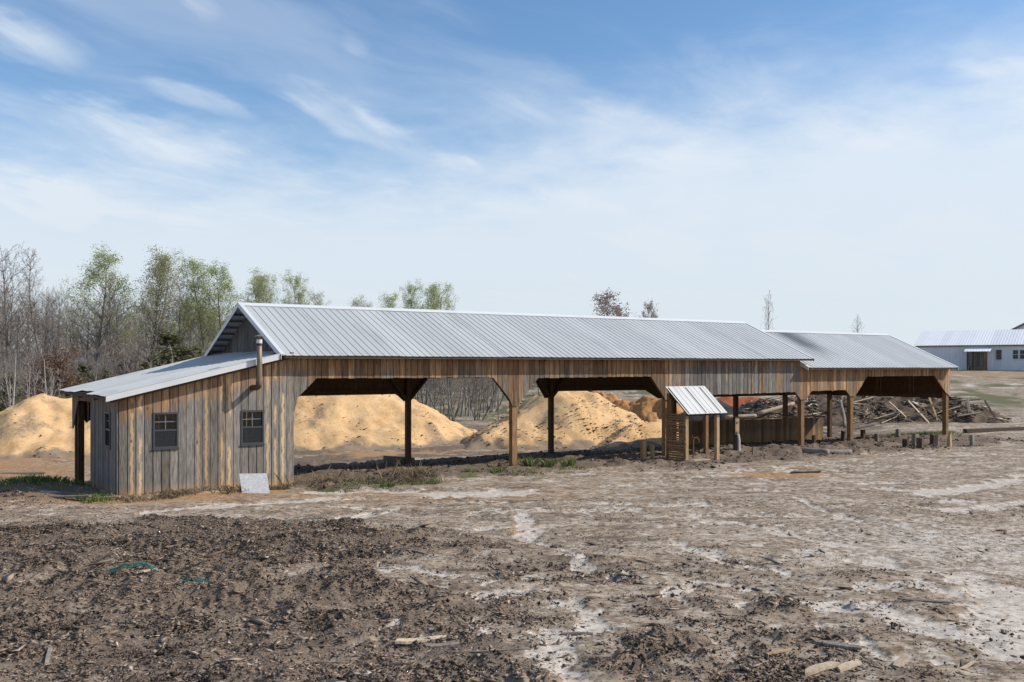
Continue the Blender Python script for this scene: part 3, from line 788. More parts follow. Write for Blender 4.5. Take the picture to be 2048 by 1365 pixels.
for x0, x1, z in ((.66, 6.55, 3.05), (8.3, 13.2, 3.03), (14.2, 20.85, 2.38), (21.84, 24.0, 2.42), (25.44, 30.34, 2.97)):
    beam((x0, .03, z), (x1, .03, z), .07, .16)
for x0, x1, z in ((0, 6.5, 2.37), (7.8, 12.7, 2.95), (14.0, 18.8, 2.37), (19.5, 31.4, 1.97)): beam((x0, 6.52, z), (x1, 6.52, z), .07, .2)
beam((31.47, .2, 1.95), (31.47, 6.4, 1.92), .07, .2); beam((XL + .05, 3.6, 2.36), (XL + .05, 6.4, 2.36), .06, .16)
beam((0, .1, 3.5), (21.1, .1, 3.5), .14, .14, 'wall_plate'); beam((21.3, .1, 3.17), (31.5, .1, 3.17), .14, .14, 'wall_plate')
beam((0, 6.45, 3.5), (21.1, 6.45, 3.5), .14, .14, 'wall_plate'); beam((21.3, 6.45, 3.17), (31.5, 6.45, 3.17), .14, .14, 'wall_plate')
for (xa, za), (xb, zb) in (((6.55, 2.96), (7.29, 2.1)), ((7.52, 2.1), (8.29, 2.93)), ((13.17, 2.95), (13.92, 2.1)), ((20.85, 2.29), (21.22, 1.98)), ((21.48, 1.98), (21.84, 2.31)),
                           ((24.0, 2.33), (24.32, 2.05)), ((24.6, 2.05), (25.44, 2.88)), ((30.34, 2.88), (31.26, 2.08)), ((.05, 2.4), (.66, 2.97))):
    dx, dz = xb - xa, zb - za; L = math.hypot(dx, dz); nx, nz = (-dz / L, dx / L) if dx > 0 else (dz / L, -dx / L)
    beam((xa + nx * .05, .04, za + nz * .05), (xb + nx * .05, .04, zb + nz * .05), .08, .1, 'brace')
for xa, xb in ((6.2, 6.86), (7.7, 6.98), (12.9, 13.47), (14.2, 13.6)): beam((xa, 6.45, 2.85), (xb, 6.45, 2.05), .1, .1, 'brace')
for x in np.arange(1.2, 31, 2.4):
    low = x > 21.3; ze, zr = (Z_E2, Z_R2) if low else (Z_E, Z_R)
    beam((x, Y_E + .12, ze - .06), (x, Y_R, zr - .13), .045, .14, 'rafter'); beam((x, Y_B - .12, ze - .06), (x, Y_R, zr - .13), .045, .14, 'rafter')
    beam((x, .15, ze - .16), (x, 6.4, ze - .16), .045, .14, 'tie_beam')


def slope_pt(s, front, ze, zr, drop):       # s 0 at the eave .. 1 at the ridge
    y = (Y_E + s * (Y_R - Y_E)) if front else (Y_B - s * (Y_B - Y_R)); return y, ze + s * (zr - ze) - drop


for i in range(9):
    for fr in (True, False):
        y, z = slope_pt(.03 + i * .115, fr, Z_E, Z_R, .052); beam((X_M0 + .03, y, z), (X_M1 - .02, y, z), .085, .04, 'purlin')
        y, z = slope_pt(.03 + i * .115, fr, Z_E2, Z_R2, .052); beam((21.2, y, z), (X_S1 - .03, y, z), .085, .04, 'purlin')


# ribbed sheet: width along local x, length along local y, ribs up local z
def sheet_me(width, length, ribs, name='roof_panel', rh=.015, rb=.028, rt=.010):
    pr = []; pitch = width / ribs
    for i in range(ribs):
        c = pitch * (i + .5); pr += [(c - rb, 0), (c - rt, rh), (c + rt, rh), (c + rb, 0)]
    pr = [(0, 0)] + pr + [(width, 0)]; n = len(pr); V = []
    for z0 in (0, -.004):
        for y in (0, length): V += [(x, y, z + z0) for x, z in pr]
    F = []
    for i in range(n - 1): F.append((i, i + 1, n + i + 1, n + i)); F.append((2 * n + i, 3 * n + i, 3 * n + i + 1, 2 * n + i + 1))
    F += [tuple([n + i for i in range(n)] + [3 * n + i for i in range(n - 1, -1, -1)]), tuple([2 * n + i for i in range(n)] + [i for i in range(n - 1, -1, -1)])]
    F += [(0, n, 3 * n, 2 * n), (n - 1, 3 * n - 1, 4 * n - 1, 2 * n - 1)]
    return mesh(name, V, F)


def gable_roof(x0, x1, n, ze, zr, mat, parent, ye=Y_E, yr=Y_R, yb=Y_B):
    w = (x1 - x0) / n; L = math.hypot(yr - ye, zr - ze); c, s = (yr - ye) / L, (zr - ze) / L
    me = sheet_me(w, L, 4); me.materials.append(mat)
    for i in range(n):
        j = random.uniform(-.003, .003); q = random.uniform(-.0012, .0012)
        o = obj('roof_panel', me, None, parent); basis(o, (x0 + (i + 1) * w, yr, zr + j), (-1, 0, 0), (0, -c + q * s, -s - q * c))
        o = obj('roof_panel', me, None, parent); basis(o, (x0 + i * w, yr, zr + j), (1, 0, 0), (0, c, -s))
    p = [(-.20, -.20 * SL + .026), (0, .04), (.20, -.20 * SL + .026), (.20, -.20 * SL + .020), (0, .03), (-.20, -.20 * SL + .020)]
    v = [(x0 - .015, yr + a, zr + b) for a, b in p] + [(x1 + .015, yr + a, zr + b) for a, b in p]
    f = [(i, (i + 1) % 6, (i + 1) % 6 + 6, i + 6) for i in range(6)] + [(5, 4, 3, 2, 1, 0), (6, 7, 8, 9, 10, 11)]
    obj('ridge_cap', mesh('ridge_cap', v, f), TRIM, parent)
    return c, s


gable_roof(X_M0, X_M1, 24, Z_E, Z_R, ROOF, shed)
gable_roof(21.17, X_S1, 11, Z_E2, Z_R2, ROOF2, shed)


def rake(x, ze, zr, side):
    for fr in (True, False):
        y0, z0 = slope_pt(0, fr, ze, zr, 0); y1, z1 = slope_pt(1, fr, ze, zr, 0)
        poly = [(y0, z0 + .03), (y1, z1 + .03), (y1, z1 - .11), (y0, z0 - .11)]
        obj('rake_trim', mesh('rake_trim', *prism_vf(poly, 'y', x, x + .014 * side)), TRIM, shed)
        yw = (y0 + .0, y1); v, f = [], []
        for xx in (x, x - .10 * side):
            v += [(xx, y0, z0 + .031), (xx, y1, z1 + .031), (xx, y1, z1 + .025), (xx, y0, z0 + .025)]
        f = [(0, 1, 5, 4), (1, 2, 6, 5), (2, 3, 7, 6), (3, 0, 4, 7), (3, 2, 1, 0), (4, 5, 6, 7)]
        obj('rake_trim', mesh('rake_trim', v, f), TRIM, shed)


rake(X_M0, Z_E, Z_R, -1); rake(X_M1, Z_E, Z_R, 1); rake(X_S1, Z_E2, Z_R2, 1); rake(21.17, Z_E2, Z_R2, -1)
for (x0, x1, ze) in ((X_M0 + .1, X_M1, Z_E), (21.3, X_S1, Z_E2)):
    obj('eave_trim', box_me(x0, x1, Y_E + .03, Y_E + .055, ze - .075, ze - .012), DARKW, shed)

# lean-to roof falls to the left; its sheets run down the slope
LX0, LX1 = -4.93, -.03; lz0, lz1 = lean_z(LX0), lean_z(LX1); LL = math.hypot(LX1 - LX0, lz1 - lz0); lc, ls = (LX1 - LX0) / LL, (lz1 - lz0) / LL
lme = sheet_me((7.0 + .36) / 8, LL, 4, rh=.016); lme.materials.append(ROOF)
lme2 = sheet_me((7.0 + .36) / 8, LL - .22, 4, rh=.016); lme2.materials.append(ROOF)
lme3 = sheet_me((7.0 + .36) / 8, LL - .46, 4, rh=.016); lme3.materials.append(ROOF)
for i in range(8):
    if i == 0:
        basis(obj('lean_to_panel', lme3, None, shed), (LX1 - .46 * lc, -.36, lz1 + .03 - .46 * ls), (0, 1, 0), (-lc, 0, -ls)); continue
    o = obj('lean_to_panel', lme2 if i in (3, 4) else lme, None, shed)
    basis(o, (LX1, -.36 + i * .92, lz1 + .03 + (.012 if i % 2 else 0)), (0, 1, 0), (-lc, 0, -ls))
poly = [(LX0 - .02, lean_z(LX0) + .045), (-.53, 3.59 + .05), (-.53, 3.59 - .10), (LX0 - .02, lean_z(LX0) - .10)]
obj('rake_trim', mesh('rake_trim', *prism_vf(poly, 'x', -.385, -.37)), TRIM, shed)
v = []
for yy in (-.385, -.26): v += [(LX0 - .02, yy, lean_z(LX0) + .062), (-.5, yy, 3.597 + .062), (-.5, yy, 3.597 + .055), (LX0 - .02, yy, lean_z(LX0) + .055)]
obj('rake_trim', mesh('rake_trim', v, [(0, 1, 5, 4), (1, 2, 6, 5), (2, 3, 7, 6), (3, 0, 4, 7), (3, 2, 1, 0), (4, 5, 6, 7)]), TRIM, shed)
for x in np.arange(-4.8, -.1, .93): beam((x, -.30, lean_z(x) - .012), (x, 6.95, lean_z(x) - .012), .085, .04, 'purlin')
for y in (-.2, 1.9, 4.2, 6.4): beam((LX0 + .1, y, lean_z(LX0 + .1) - .10), (-.1, y, lean_z(-.1) - .10), .045, .12, 'rafter')
obj('eave_trim', box_me(LX0 + .02, LX0 + .05, -.3, 6.9, lean_z(LX0) - .06, lean_z(LX0) + .0), DARKW, shed)


# windows
def window(x0, x1, z0, z1, parent, M3, lower_screen=True, frame_mat=VINYL, glass=None, cols=2, rows=2, name='window'):
    """double-hung window built in the local xz plane, facing -y; M3 places it"""
    w = holder(name, parent); w.matrix_local = M3; W_, H_ = x1 - x0, z1 - z0; b = .045
    fr = [box_vf(0, W_, -.055, .03, 0, b), box_vf(0, W_, -.055, .03, H_ - b, H_), box_vf(0, b, -.055, .03, b, H_ - b), box_vf(W_ - b, W_, -.055, .03, b, H_ - b),
          box_vf(b, W_ - b, -.047, .02, H_ * .5 - .022, H_ * .5 + .022)]
    obj('frame', mesh('frame', *join_vf(fr)), frame_mat, w)
    obj('sill', box_me(-.02, W_ + .02, -.075, -.02, -.03, -.002), frame_mat, w)
    for zz0, zz1, y in ((b, H_ * .5 - .022, -.012), (H_ * .5 + .022, H_ - b, -.002)):
        obj('pane', box_me(b, W_ - b, y, y + .004, zz0, zz1), glass or GLASS, w)
        for i in range(1, cols):
            xx = b + (W_ - 2 * b) * i / cols; obj('muntin', box_me(xx - .008, xx + .008, y - .012, y - .002, zz0, zz1), MUNTIN, w)
        for i in range(1, rows):
            q = zz0 + (zz1 - zz0) * i / rows; obj('muntin', box_me(b, W_ - b, y - .014, y - .004, q - .008, q + .008), MUNTIN, w)
    if lower_screen:
        mm = obj('insect_screen', box_me(b, W_ - b, -.040, -.036, b, H_ * .5 - .022), SCREENM, w)
    return w


MUNTIN = mat_plain('muntin_grey', (.22, .23, .235), .5)
SCREENM, t_, p_ = material('screen_mesh'); t_.n.clear()
a_ = t_.node('ShaderNodeBsdfTransparent'); b_ = t_.node('ShaderNodeBsdfDiffuse'); b_.inputs[0].default_value = (.045, .048, .05, 1); c_ = t_.node('ShaderNodeMixShader'); c_.inputs[0].default_value = .62
d_ = t_.node('ShaderNodeOutputMaterial'); t_.l.new(a_.outputs[0], c_.inputs[1]); t_.l.new(b_.outputs[0], c_.inputs[2]); t_.l.new(c_.outputs[0], d_.inputs[0])
for a, b in WIN: window(a, b, WZ0, WZ1, shed, Matrix.Translation((a, -.01, WZ0)))
window(.74, 1.41, WZ0, WZ1, shed, Matrix.Translation((XL - .01, 1.41, WZ0)) @ Matrix.Rotation(-math.pi / 2, 4, 'Z'))
obj('floor', box_me(XL + .02, -.2, .03, 3.53, -.1, .05), BACKB, shed)

# flue pipe
px_, py_ = -1.14, -.50
fl = obj('flue_pipe', mesh('flue_pipe', *tube_vf([(px_ - .04, .05, 2.72), (px_ - .02, -.36, 2.74), (px_, -.46, 2.80), (px_, py_, 2.92), (px_, py_, 3.45), (px_, py_, 3.90)], [.075, .075, .075, .068, .068, .068], 16), True), PIPE, shed)
for q in fl.data.polygons: q.use_smooth = True
obj('pipe_elbow', mesh('pipe_elbow', *tube_vf([(px_ - .04, .02, 2.72), (px_ - .02, -.37, 2.74), (px_, -.47, 2.79), (px_, py_, 2.90)], .079, 16), True), mat_plain('rusty_flue', (.10, .065, .045), .7), fl)
obj('collar', mesh('collar', *tube_vf([(px_, py_, 3.40), (px_, py_, 3.43)], .074, 16)), PIPE, fl)
obj('collar', mesh('collar', *tube_vf([(px_, py_, 3.86), (px_, py_, 3.92)], .075, 16)), mat_plain('rust_band', (.06, .04, .03), .8), fl)
obj('top_band', mesh('top_band', *tube_vf([(px_, py_, 3.92), (px_, py_, 4.02)], .073, 16)), TRIM, fl)
rc = [box_vf(px_ - .008, px_ + .008, py_ - .06, py_ - .05, 4.0, 4.12), box_vf(px_ - .06, px_ - .05, py_ - .008, py_ + .008, 4.0, 4.12), box_vf(px_ + .05, px_ + .06, py_ - .008, py_ + .008, 4.0, 4.12),
      tube_vf([(px_, py_, 4.10), (px_, py_, 4.105), (px_, py_, 4.15)], [.15, .15, .02], 18)]
obj('rain_cap', mesh('rain_cap', *join_vf(rc)), PIPE, fl)

# low board wall along the back posts
for k in range(50):
    x = 20.65 + k * .2; z0 = gz(x, 6.3) - .12; h = .80 - .01 * (x - 20.6) + random.uniform(-.012, .012)
    o = obj('low_wall_board', box_me(-.097, .097, 6.26, 6.285, z0, h), BOARD, shed, loc=(x, 0, 0), col=(random.choice([.1, .2, .3, .45]), 0, random.uniform(.5, .68), .1))  # brightness lowered: shade under the roof is put into the board colour
obj('rail', box_me(20.55, 30.75, 6.235, 6.30, .79, .83), POST, shed).rotation_euler = (0, 0, 0)
obj('rail', box_me(20.6, 30.7, 6.30, 6.345, .45, .56), BACKB, shed)

# ------------------------------------------------------------------ slatted kiosk in front of the shed
kio = thing('slatted_kiosk', 'small slat-sided wooden stand with a tilted ribbed metal lid roof in front of the shed', 'stand', (0, 0, 0))
for x, y, zt, m in ((13.48, -1.48, 1.72, FRESH), (14.95, -1.50, 1.72, FRESH), (13.48, -.66, 2.36, POST), (15.22, -.70, 2.36, POST)):
    obj('post', box_me(x - .065, x + .065, y - .065, y + .065, gz(x, y) - .2, zt), m, kio)
for i in range(20):
    z = .06 + i * .083; j = random.uniform(-.02, .02)
    o = obj('slat', box_me(0, .022, -.96, .02, -.028, .028), POST, kio, loc=(13.385 + random.uniform(-.004, .004), -.60 + j, z), rot=(random.uniform(-.012, .012), 0, 0))
kme = sheet_me(.95, math.hypot(1.12, .93), 4, rh=.009, rb=.022, rt=.010); kme.materials.append(KROOF); kl = math.hypot(1.12, .93)
for i in range(2): basis(obj('roof_panel', kme, None, kio), (13.40 + (i + 1) * .95, -.55, 2.60), (-1, 0, 0), (0, -1.12 / kl, -.93 / kl))
for x in (13.47, 14.3, 15.0): obj('rafter', mesh('rafter', *bar_vf((x, -.58, 2.53), (x, -1.62, 1.66), .05, .08)), BACKB, kio)
obj('beam', box_me(13.42, 15.02, -1.57, -1.53, 1.60, 1.70), BACKB, kio)
obj('beam', box_me(13.42, 15.02, -.74, -.70, 2.22, 2.32), BACKB, kio)
obj('floor_board', box_me(13.6, 14.8, -1.45, -.7, .02, .06), PALEW, kio)

# ------------------------------------------------------------------ heaps
def smax(a, b, k=.22):
    h = np.clip(.5 + .5 * (a - b) / k, 0, 1); return b * (1 - h) + a * h + k * h * (1 - h)


def heap(name, label, cat, crest, slope, mat, seed, step=.16, rough=.10, dirtf=None, flat=.25, steep=None):
    """crest: list of (x,y,z) along the top; sides fall away at the slope"""
    c = np.array(crest); m = (c[:, 2].max() + 1.2) / slope + 1.5
    xs = np.arange(c[:, 0].min() - m, c[:, 0].max() + m, step); ys = np.arange(c[:, 1].min() - m, c[:, 1].max() + m, step)
    X, Y = np.meshgrid(xs, ys); H = np.full(X.shape, -9.0)
    wx = X + (fbm(X * .45, Y * .45, seed, 4) - .5) * 1.5; wy = Y + (fbm(X * .45, Y * .45, seed + 9, 4) - .5) * 1.5
    for (x0, y0, z0), (x1, y1, z1) in zip(crest[:-1], crest[1:]):
        dx, dy = x1 - x0, y1 - y0; t = np.clip(((wx - x0) * dx + (wy - y0) * dy) / (dx * dx + dy * dy + 1e-9), 0, 1)
        d = np.hypot(wx - x0 - t * dx, wy - y0 - t * dy)
        H = smax(H, z0 + t * (z1 - z0) - slope * (np.sqrt(d * d + flat * flat) - flat))
    gl = fbm(X * 1.1, Y * 1.1, seed + 20, 5)
    H = H + (gl - .5) * rough * 3.0 + (np.abs(fbm(X * .8, Y * .8, seed + 30, 4) - .5)) * rough * 2.2 + (fbm(X * 3.5, Y * 3.5, seed + 40, 3) - .5) * rough
    T = terrain(X, Y)
    Z = np.maximum(H, T - .35); keep = H > T - .30
    q = keep[:-1, :-1] | keep[1:, :-1] | keep[:-1, 1:] | keep[1:, 1:]
    idx = np.arange(X.size).reshape(X.shape)
    F = np.stack([idx[:-1, :-1][q], idx[:-1, 1:][q], idx[1:, 1:][q], idx[1:, :-1][q]], 1)
    used = np.unique(F); remap = np.full(X.size, -1); remap[used] = np.arange(len(used))
    V = np.stack([X.ravel(), Y.ravel(), Z.ravel()], 1)[used]
    ox, oy = c[:, 0].mean(), c[:, 1].mean(); oz = float(terrain(ox, oy)); V0 = V - np.array([ox, oy, oz])
    me = np_mesh(name, V0, remap[F], True)
    dv = np.zeros(len(V)) if dirtf is None else dirtf(V[:, 0], V[:, 1], V[:, 2], (V[:, 2] - terrain(V[:, 0], V[:, 1])))
    at = me.attributes.new('dirt', 'FLOAT', 'POINT'); at.data.foreach_set('value', np.ascontiguousarray(dv, np.float32))
    o = obj(name, me, mat, None, (ox, oy, oz)); tag(o, label, cat)
    return o, V


def bits(name, parent, P, size, cols, flat=.35, long=2.6, kind='stuff', seed=1, lift=.3, sig=.45):
    """many small splinters or clods as one mesh: three-sided double pyramids"""
    r = np.random.default_rng(seed); n = len(P); s = size * np.minimum(r.lognormal(0, sig, n), 4.5)
    base = np.array([[1, 0, 0], [-1, 0, 0], [0, 1, 0], [0, -.5, .8], [0, -.5, -.8]])
    V = base[None] * np.stack([s * long * .5, s * .5, s * flat * .7], 1)[:, None, :] * (1 + r.uniform(-.3, .3, (n, 5, 1)))
    th = r.uniform(0, 6.283, n); ph = r.normal(0, .2, n); c, q = np.cos(ph), np.sin(ph)
    x = V[..., 0] * c[:, None] + V[..., 2] * q[:, None]; z = -V[..., 0] * q[:, None] + V[..., 2] * c[:, None]; y = V[..., 1]
    c, q = np.cos(th)[:, None], np.sin(th)[:, None]
    V = np.stack([x * c - y * q, x * q + y * c, z], 2) + P[:, None, :]; V[..., 2] += (s * flat * lift)[:, None]
    F = np.array([[0, 2, 3], [0, 3, 4], [0, 4, 2], [1, 3, 2], [1, 4, 3], [1, 2, 4]])[None] + (np.arange(n) * 5)[:, None, None]
    me = np_mesh(name, V.reshape(-1, 3), F.reshape(-1, 3))
    cols = np.array(cols); pick = cols[r.integers(0, len(cols), n)] * r.uniform(.7, 1.25, (n, 1))
    colour_attr(me, 'tint', np.repeat(np.concatenate([pick, np.ones((n, 1))], 1), 5, 0))
    o = obj(name, me, TINT, parent); o['kind'] = kind; return o


DARKBITS = [(.06, .042, .03), (.10, .07, .05), (.16, .11, .075), (.04, .03, .024)]


def sprinkle(o, V, n, size, cols, seed, name='bark_bits', long=2.6):
    r = np.random.default_rng(seed); hh = V[:, 2] - terrain(V[:, 0], V[:, 1]); ok = np.where(hh > .02)[0]
    cl = fbm(V[ok, 0] * .8, V[ok, 1] * .8, seed + 3, 3); pr = np.clip(cl - .30, .02, 1) ** 2; pr /= pr.sum()
    k = r.choice(ok, n, p=pr); P = V[k] + np.concatenate([r.uniform(-.08, .08, (n, 2)), np.zeros((n, 1))], 1) - np.array(o.location)
    return bits(name, o, P, size, cols, seed=seed, long=long)


def saw_dirt(seed, foot=.5):
    def f(x, y, z, h): return np.maximum(ss(fbm(x * .6, y * .6, seed, 4), .60, .78) * .6, (1 - ss(h + (fbm(x * .9, y * .9, seed + 5, 3) - .5) * .8, .0, foot)) * .95)
    return f


pl, Vp = heap('sawdust_heap', 'long heap of golden sawdust rising behind the lean-to and the first bays', 'heap',
              [(-6.9, 24, .3), (-4.9, 24, .85), (-4.09, 24, 1.42), (-3.57, 24, 1.80), (-3.25, 24, 1.95), (-2.61, 24, 1.75), (1.57, 23.5, 2.1), (8.33, 21, 2.12), (11.75, 20, 2.08), (13.98, 19.5, 1.52), (14.9, 19, 1.0), (15.84, 18.5, .35), (16.6, 18, -.4)],
              .62, SAWDUST, 101, dirtf=saw_dirt(111), rough=.11)
sprinkle(pl, Vp, 1600, .045, DARKBITS, 5)
pr_, Vq = heap('sawdust_heap', 'peaked heap of tan sawdust strewn with bark, behind the middle bays left of the kiosk', 'heap',
               [(13.2, 13, -.65), (15.9, 14, .30), (18.07, 14.5, 1.2), (19.69, 15, 2.08), (21.34, 15, 2.05), (22.3, 14.5, 1.78), (23.61, 14, .9), (24.95, 13.5, .15), (25.94, 13, -.4)],
               .60, SAWDUST, 131, dirtf=lambda x, y, z, h: np.maximum(saw_dirt(141)(x, y, z, h), ss(x, 17.4, 15.6) * .8 * ss(fbm(x, y, 145, 3), .3, .6)), rough=.12)
sprinkle(pr_, Vq, 1900, .05, DARKBITS, 6)
pf_, Vf = heap('sawdust_heap', 'low pale sawdust spill at the foot of the peaked heap behind the kiosk', 'heap', [(19.5, 9.6, -.2), (21.5, 10.6, .45), (23.5, 11.0, .5), (26.5, 10.8, .3), (29, 10.5, -.4)], .5, SAWDUST, 151, dirtf=saw_dirt(155, .3), rough=.11)
sprinkle(pf_, Vf, 600, .055, DARKBITS, 7)
heap('clay_bank', 'eroded bank of bright orange clay rising behind the sawdust', 'bank', [(29.6, 27.6, 1.55), (30.85, 25.72, 1.6), (31.2, 24.29, 1.42), (31.6, 22.87, 1.12), (32.3, 21.2, .98), (33.31, 20.3, .84), (34.3, 18.6, .5)], 1.0, CLAY, 161, step=.12, rough=.34, dirtf=lambda x, y, z, h: ss(fbm(x * 1.1, y * 1.1, 166, 4), .55, .7) * .4)
heap('red_clay_mound', 'smooth mound of red clay behind the dark charred heap', 'heap', [(35.6, 20.1, .7), (36.4, 19.75, 1.0), (37.3, 19.0, 1.3), (38.4, 18.28, 1.25), (38.5, 17.3, .7), (38.85, 16.78, .1)], .6, RED, 171, rough=.05)
hc, Vc = heap('charred_heap', 'small blackish heap of charred mulch in front of the red clay', 'heap', [(30.6, 16.2, .5), (31.33, 15.78, .9), (32.33, 15.12, 1.12), (32.98, 14.69, .95), (33.3, 13.4, .5), (33.1, 12.3, .0)], .75, CHAR, 181, rough=.14)
hm, Vm = heap('debris_heap', 'wide dark mulch heap bristling with broken boards behind the right end of the shed', 'heap',
              [(32.3, 12.74, .15), (34.2, 13.6, .75), (35.72, 14.06, 1.13), (37.01, 13.8, 1.38), (38.95, 13.11, 1.66), (42.65, 11.84, 1.74), (44.9, 9.9, 1.68), (45.3, 8.3, 1.25), (44.4, 6.9, .7), (43.4, 5.6, .1)], .46, MULCHM, 191, rough=.18, flat=.7)
sprinkle(hm, Vm, 9000, .085, [(.27, .21, .155), (.42, .345, .265), (.17, .125, .09), (.54, .46, .365), (.11, .08, .058), (.24, .175, .125)], 8, 'wood_splinters', 4.5)


def heap_z(V, x, y):
    k = np.argmin((V[:, 0] - x) ** 2 + (V[:, 1] - y) ** 2); return float(V[k, 2])


# broken boards lying on the debris heap: (x, y, length, width, heading, pitch)
DEBRIS = [(38.0, 9.4, 2.6, .20, -60, 42, PALEW), (36.8, 9.3, 2.2, .12, 20, 6, OLD), (39.6, 8.8, 1.9, .16, -20, 14, PALEW), (40.2, 8.6, 1.5, .14, 75, 30, PALEW), (41.2, 8.1, 2.8, .13, -42, 20, FRESH),
          (40.3, 7.2, 1.8, .20, 115, 48, PALEW), (41.0, 6.6, 1.2, .22, 98, 38, PALEW), (39.2, 7.0, 2.2, .10, -35, 25, OLD), (38.8, 8.2, 2.3, .15, 12, 8, PALEW), (37.7, 8.0, 1.6, .12, -50, 18, OLD),
          (42.5, 9.3, 3.0, .16, -38, 6, OLD), (43.8, 9.0, 2.4, .22, -30, 4, PALEW), (44.6, 7.6, 2.6, .18, -48, 5, PALEW), (45.0, 6.8, 2.0, .15, -38, 3, OLD), (44.2, 6.6, 1.8, .14, 35, 24, PALEW),
          (45.6, 6.1, 1.9, .10, 48, 28, DARKW), (43.2, 5.9, 1.5, .16, -22, 6, OLD), (42.2, 6.6, 1.9, .12, -62, 20, FRESH), (40.8, 10.6, 2.6, .18, -70, 18, PALEW), (39.9, 10.9, 1.7, .26, -15, 10, PALEW),
          (38.9, 11.0, 2.1, .12, -58, 20, OLD), (37.0, 10.6, 1.8, .10, -30, 22, OLD), (41.9, 7.4, 1.6, .10, 60, 52, FRESH), (42.3, 10.0, 2.2, .14, -25, 8, OLD), (43.1, 7.3, 2.1, .12, -12, 12, PALEW),
          (37.4, 6.7, 2.0, .13, -30, 3, PALEW), (36.1, 7.6, 1.9, .11, 5, 4, OLD), (44.0, 10.2, 2.5, .15, -45, 6, PALEW)]
DL = ['leaning steeply against the heap behind the last bay', 'lying flat near the left foot of the heap', 'lying slanted across the heap middle', 'tipped upright among crossed boards', 'long, sliding down the right slope seen through the wide bay',
      'broad, standing nearly upright at the heap foot', 'short and broad, propped beside the upright one', 'thin grey, criss-crossed low on the heap', 'bright, bridging the middle of the heap', 'grey, tilted near the left slope',
      'grey, along the heap top beyond the last post', 'widest of those beyond the last post', 'long, jutting out right of the last post', 'grey, under the jutting boards right of the last post', 'propped up slanting right of the last post',
      'dark, pointing up at the far right tip of the heap', 'grey, half buried at the right foot', 'fresh orange, low on the right slope', 'near the heap top under the eave', 'short and very wide, near the heap top',
      'grey, sloping near the heap top at left', 'thin, at the upper left of the heap', 'fresh, sticking steeply out of the heap middle', 'grey, near the crest in the wide bay', 'slim, on the right slope',
      'lying on the ground at the heap foot', 'narrow, lying at the lower left foot', 'pale, on the crest behind the last post']
for (x, y, L, w, hd, pt, m), lb in zip(DEBRIS, DL):
    z = max(heap_z(Vm, x, y), gz(x, y)); me = mesh('broken_board', *join_vf([box_vf(-L / 2, L / 2, -w / 2, w / 2, -.02, .02)]))
    for v in me.vertices:                                     # ragged, slightly bowed ends
        v.co.x += random.uniform(-.12, .12); v.co.z += .02 * math.sin(v.co.x * 3)
    o = obj('broken_board', me, m, None, (x, y, z + .5 * L * math.sin(R(pt)) * .75 + .05), (random.uniform(-.5, .5), -R(pt), R(hd)))
    tag(o, 'broken board ' + lb, 'board', 'broken boards on the debris heap')


def log(name, p0, p1, r0, r1, label, mat, group=None, cat='log'):
    p0, p1 = Vector(p0), Vector(p1); n = 9; pts = []; rr = []; side = (p1 - p0).cross(Vector((0, 0, 1))).normalized()
    for i in range(n):
        t = i / (n - 1); q = (p0.lerp(p1, t) - p0) + side * .04 * math.sin(t * 5); pts.append(q); rr.append((r0 + (r1 - r0) * t) * random.uniform(.93, 1.07))
    o = obj(name, mesh(name, *tube_vf(pts, rr, 12), True), mat, None, p0); return tag(o, label, cat, group)


log('log', (19.55, -1.35, .08), (19.75, -2.45, .11), .15, .13, 'grey weathered log lying left of its twin in front of the round post', OLD, 'logs on the ground by the shed')
log('log', (19.85, -2.20, .08), (20.75, -2.75, .08), .13, .11, 'grey weathered log on the ground nearest the right section of the shed', OLD, 'logs on the ground by the shed')
z0 = heap_z(Vm, 34.2, 12.6)
log('log', (32.55, 12.35, .60), (35.12, 11.9, 1.15), .13, .10, 'pale barkless log lying up the left flank of the debris heap', PALEW, 'logs on the debris heap')
log('log', (30.6, 13.0, .42), (32.4, 12.35, .48), .12, .10, 'pale log at the bottom left of the debris heap above the low board wall', PALEW, 'logs on the debris heap')
log('log', (33.9, 7.5, .05), (36.0, 9.3, 1.35), .10, .08, 'grey log leaning on the debris heap behind the middle post of the right section', OLD, 'logs on the debris heap')
tm = mesh('timber', *bar_vf((0, 0, 0), (7.5, -1.15, -.02), .22, .20)); tag(obj('timber', tm, DARKW, None, (35.4, 1.55, gz(35.6, 1.5) + .10)), 'long dark squared timber lying on the ground right of the shed', 'timber')
tm = mesh('timber', *bar_vf((0, 0, 0), (5.4, -.6, .02), .16, .14)); tag(obj('timber', tm, OLD, None, (29.8, 2.6, gz(31, 2.4) + .09)), 'thin grey timber lying behind the stub posts under the last bay', 'timber')

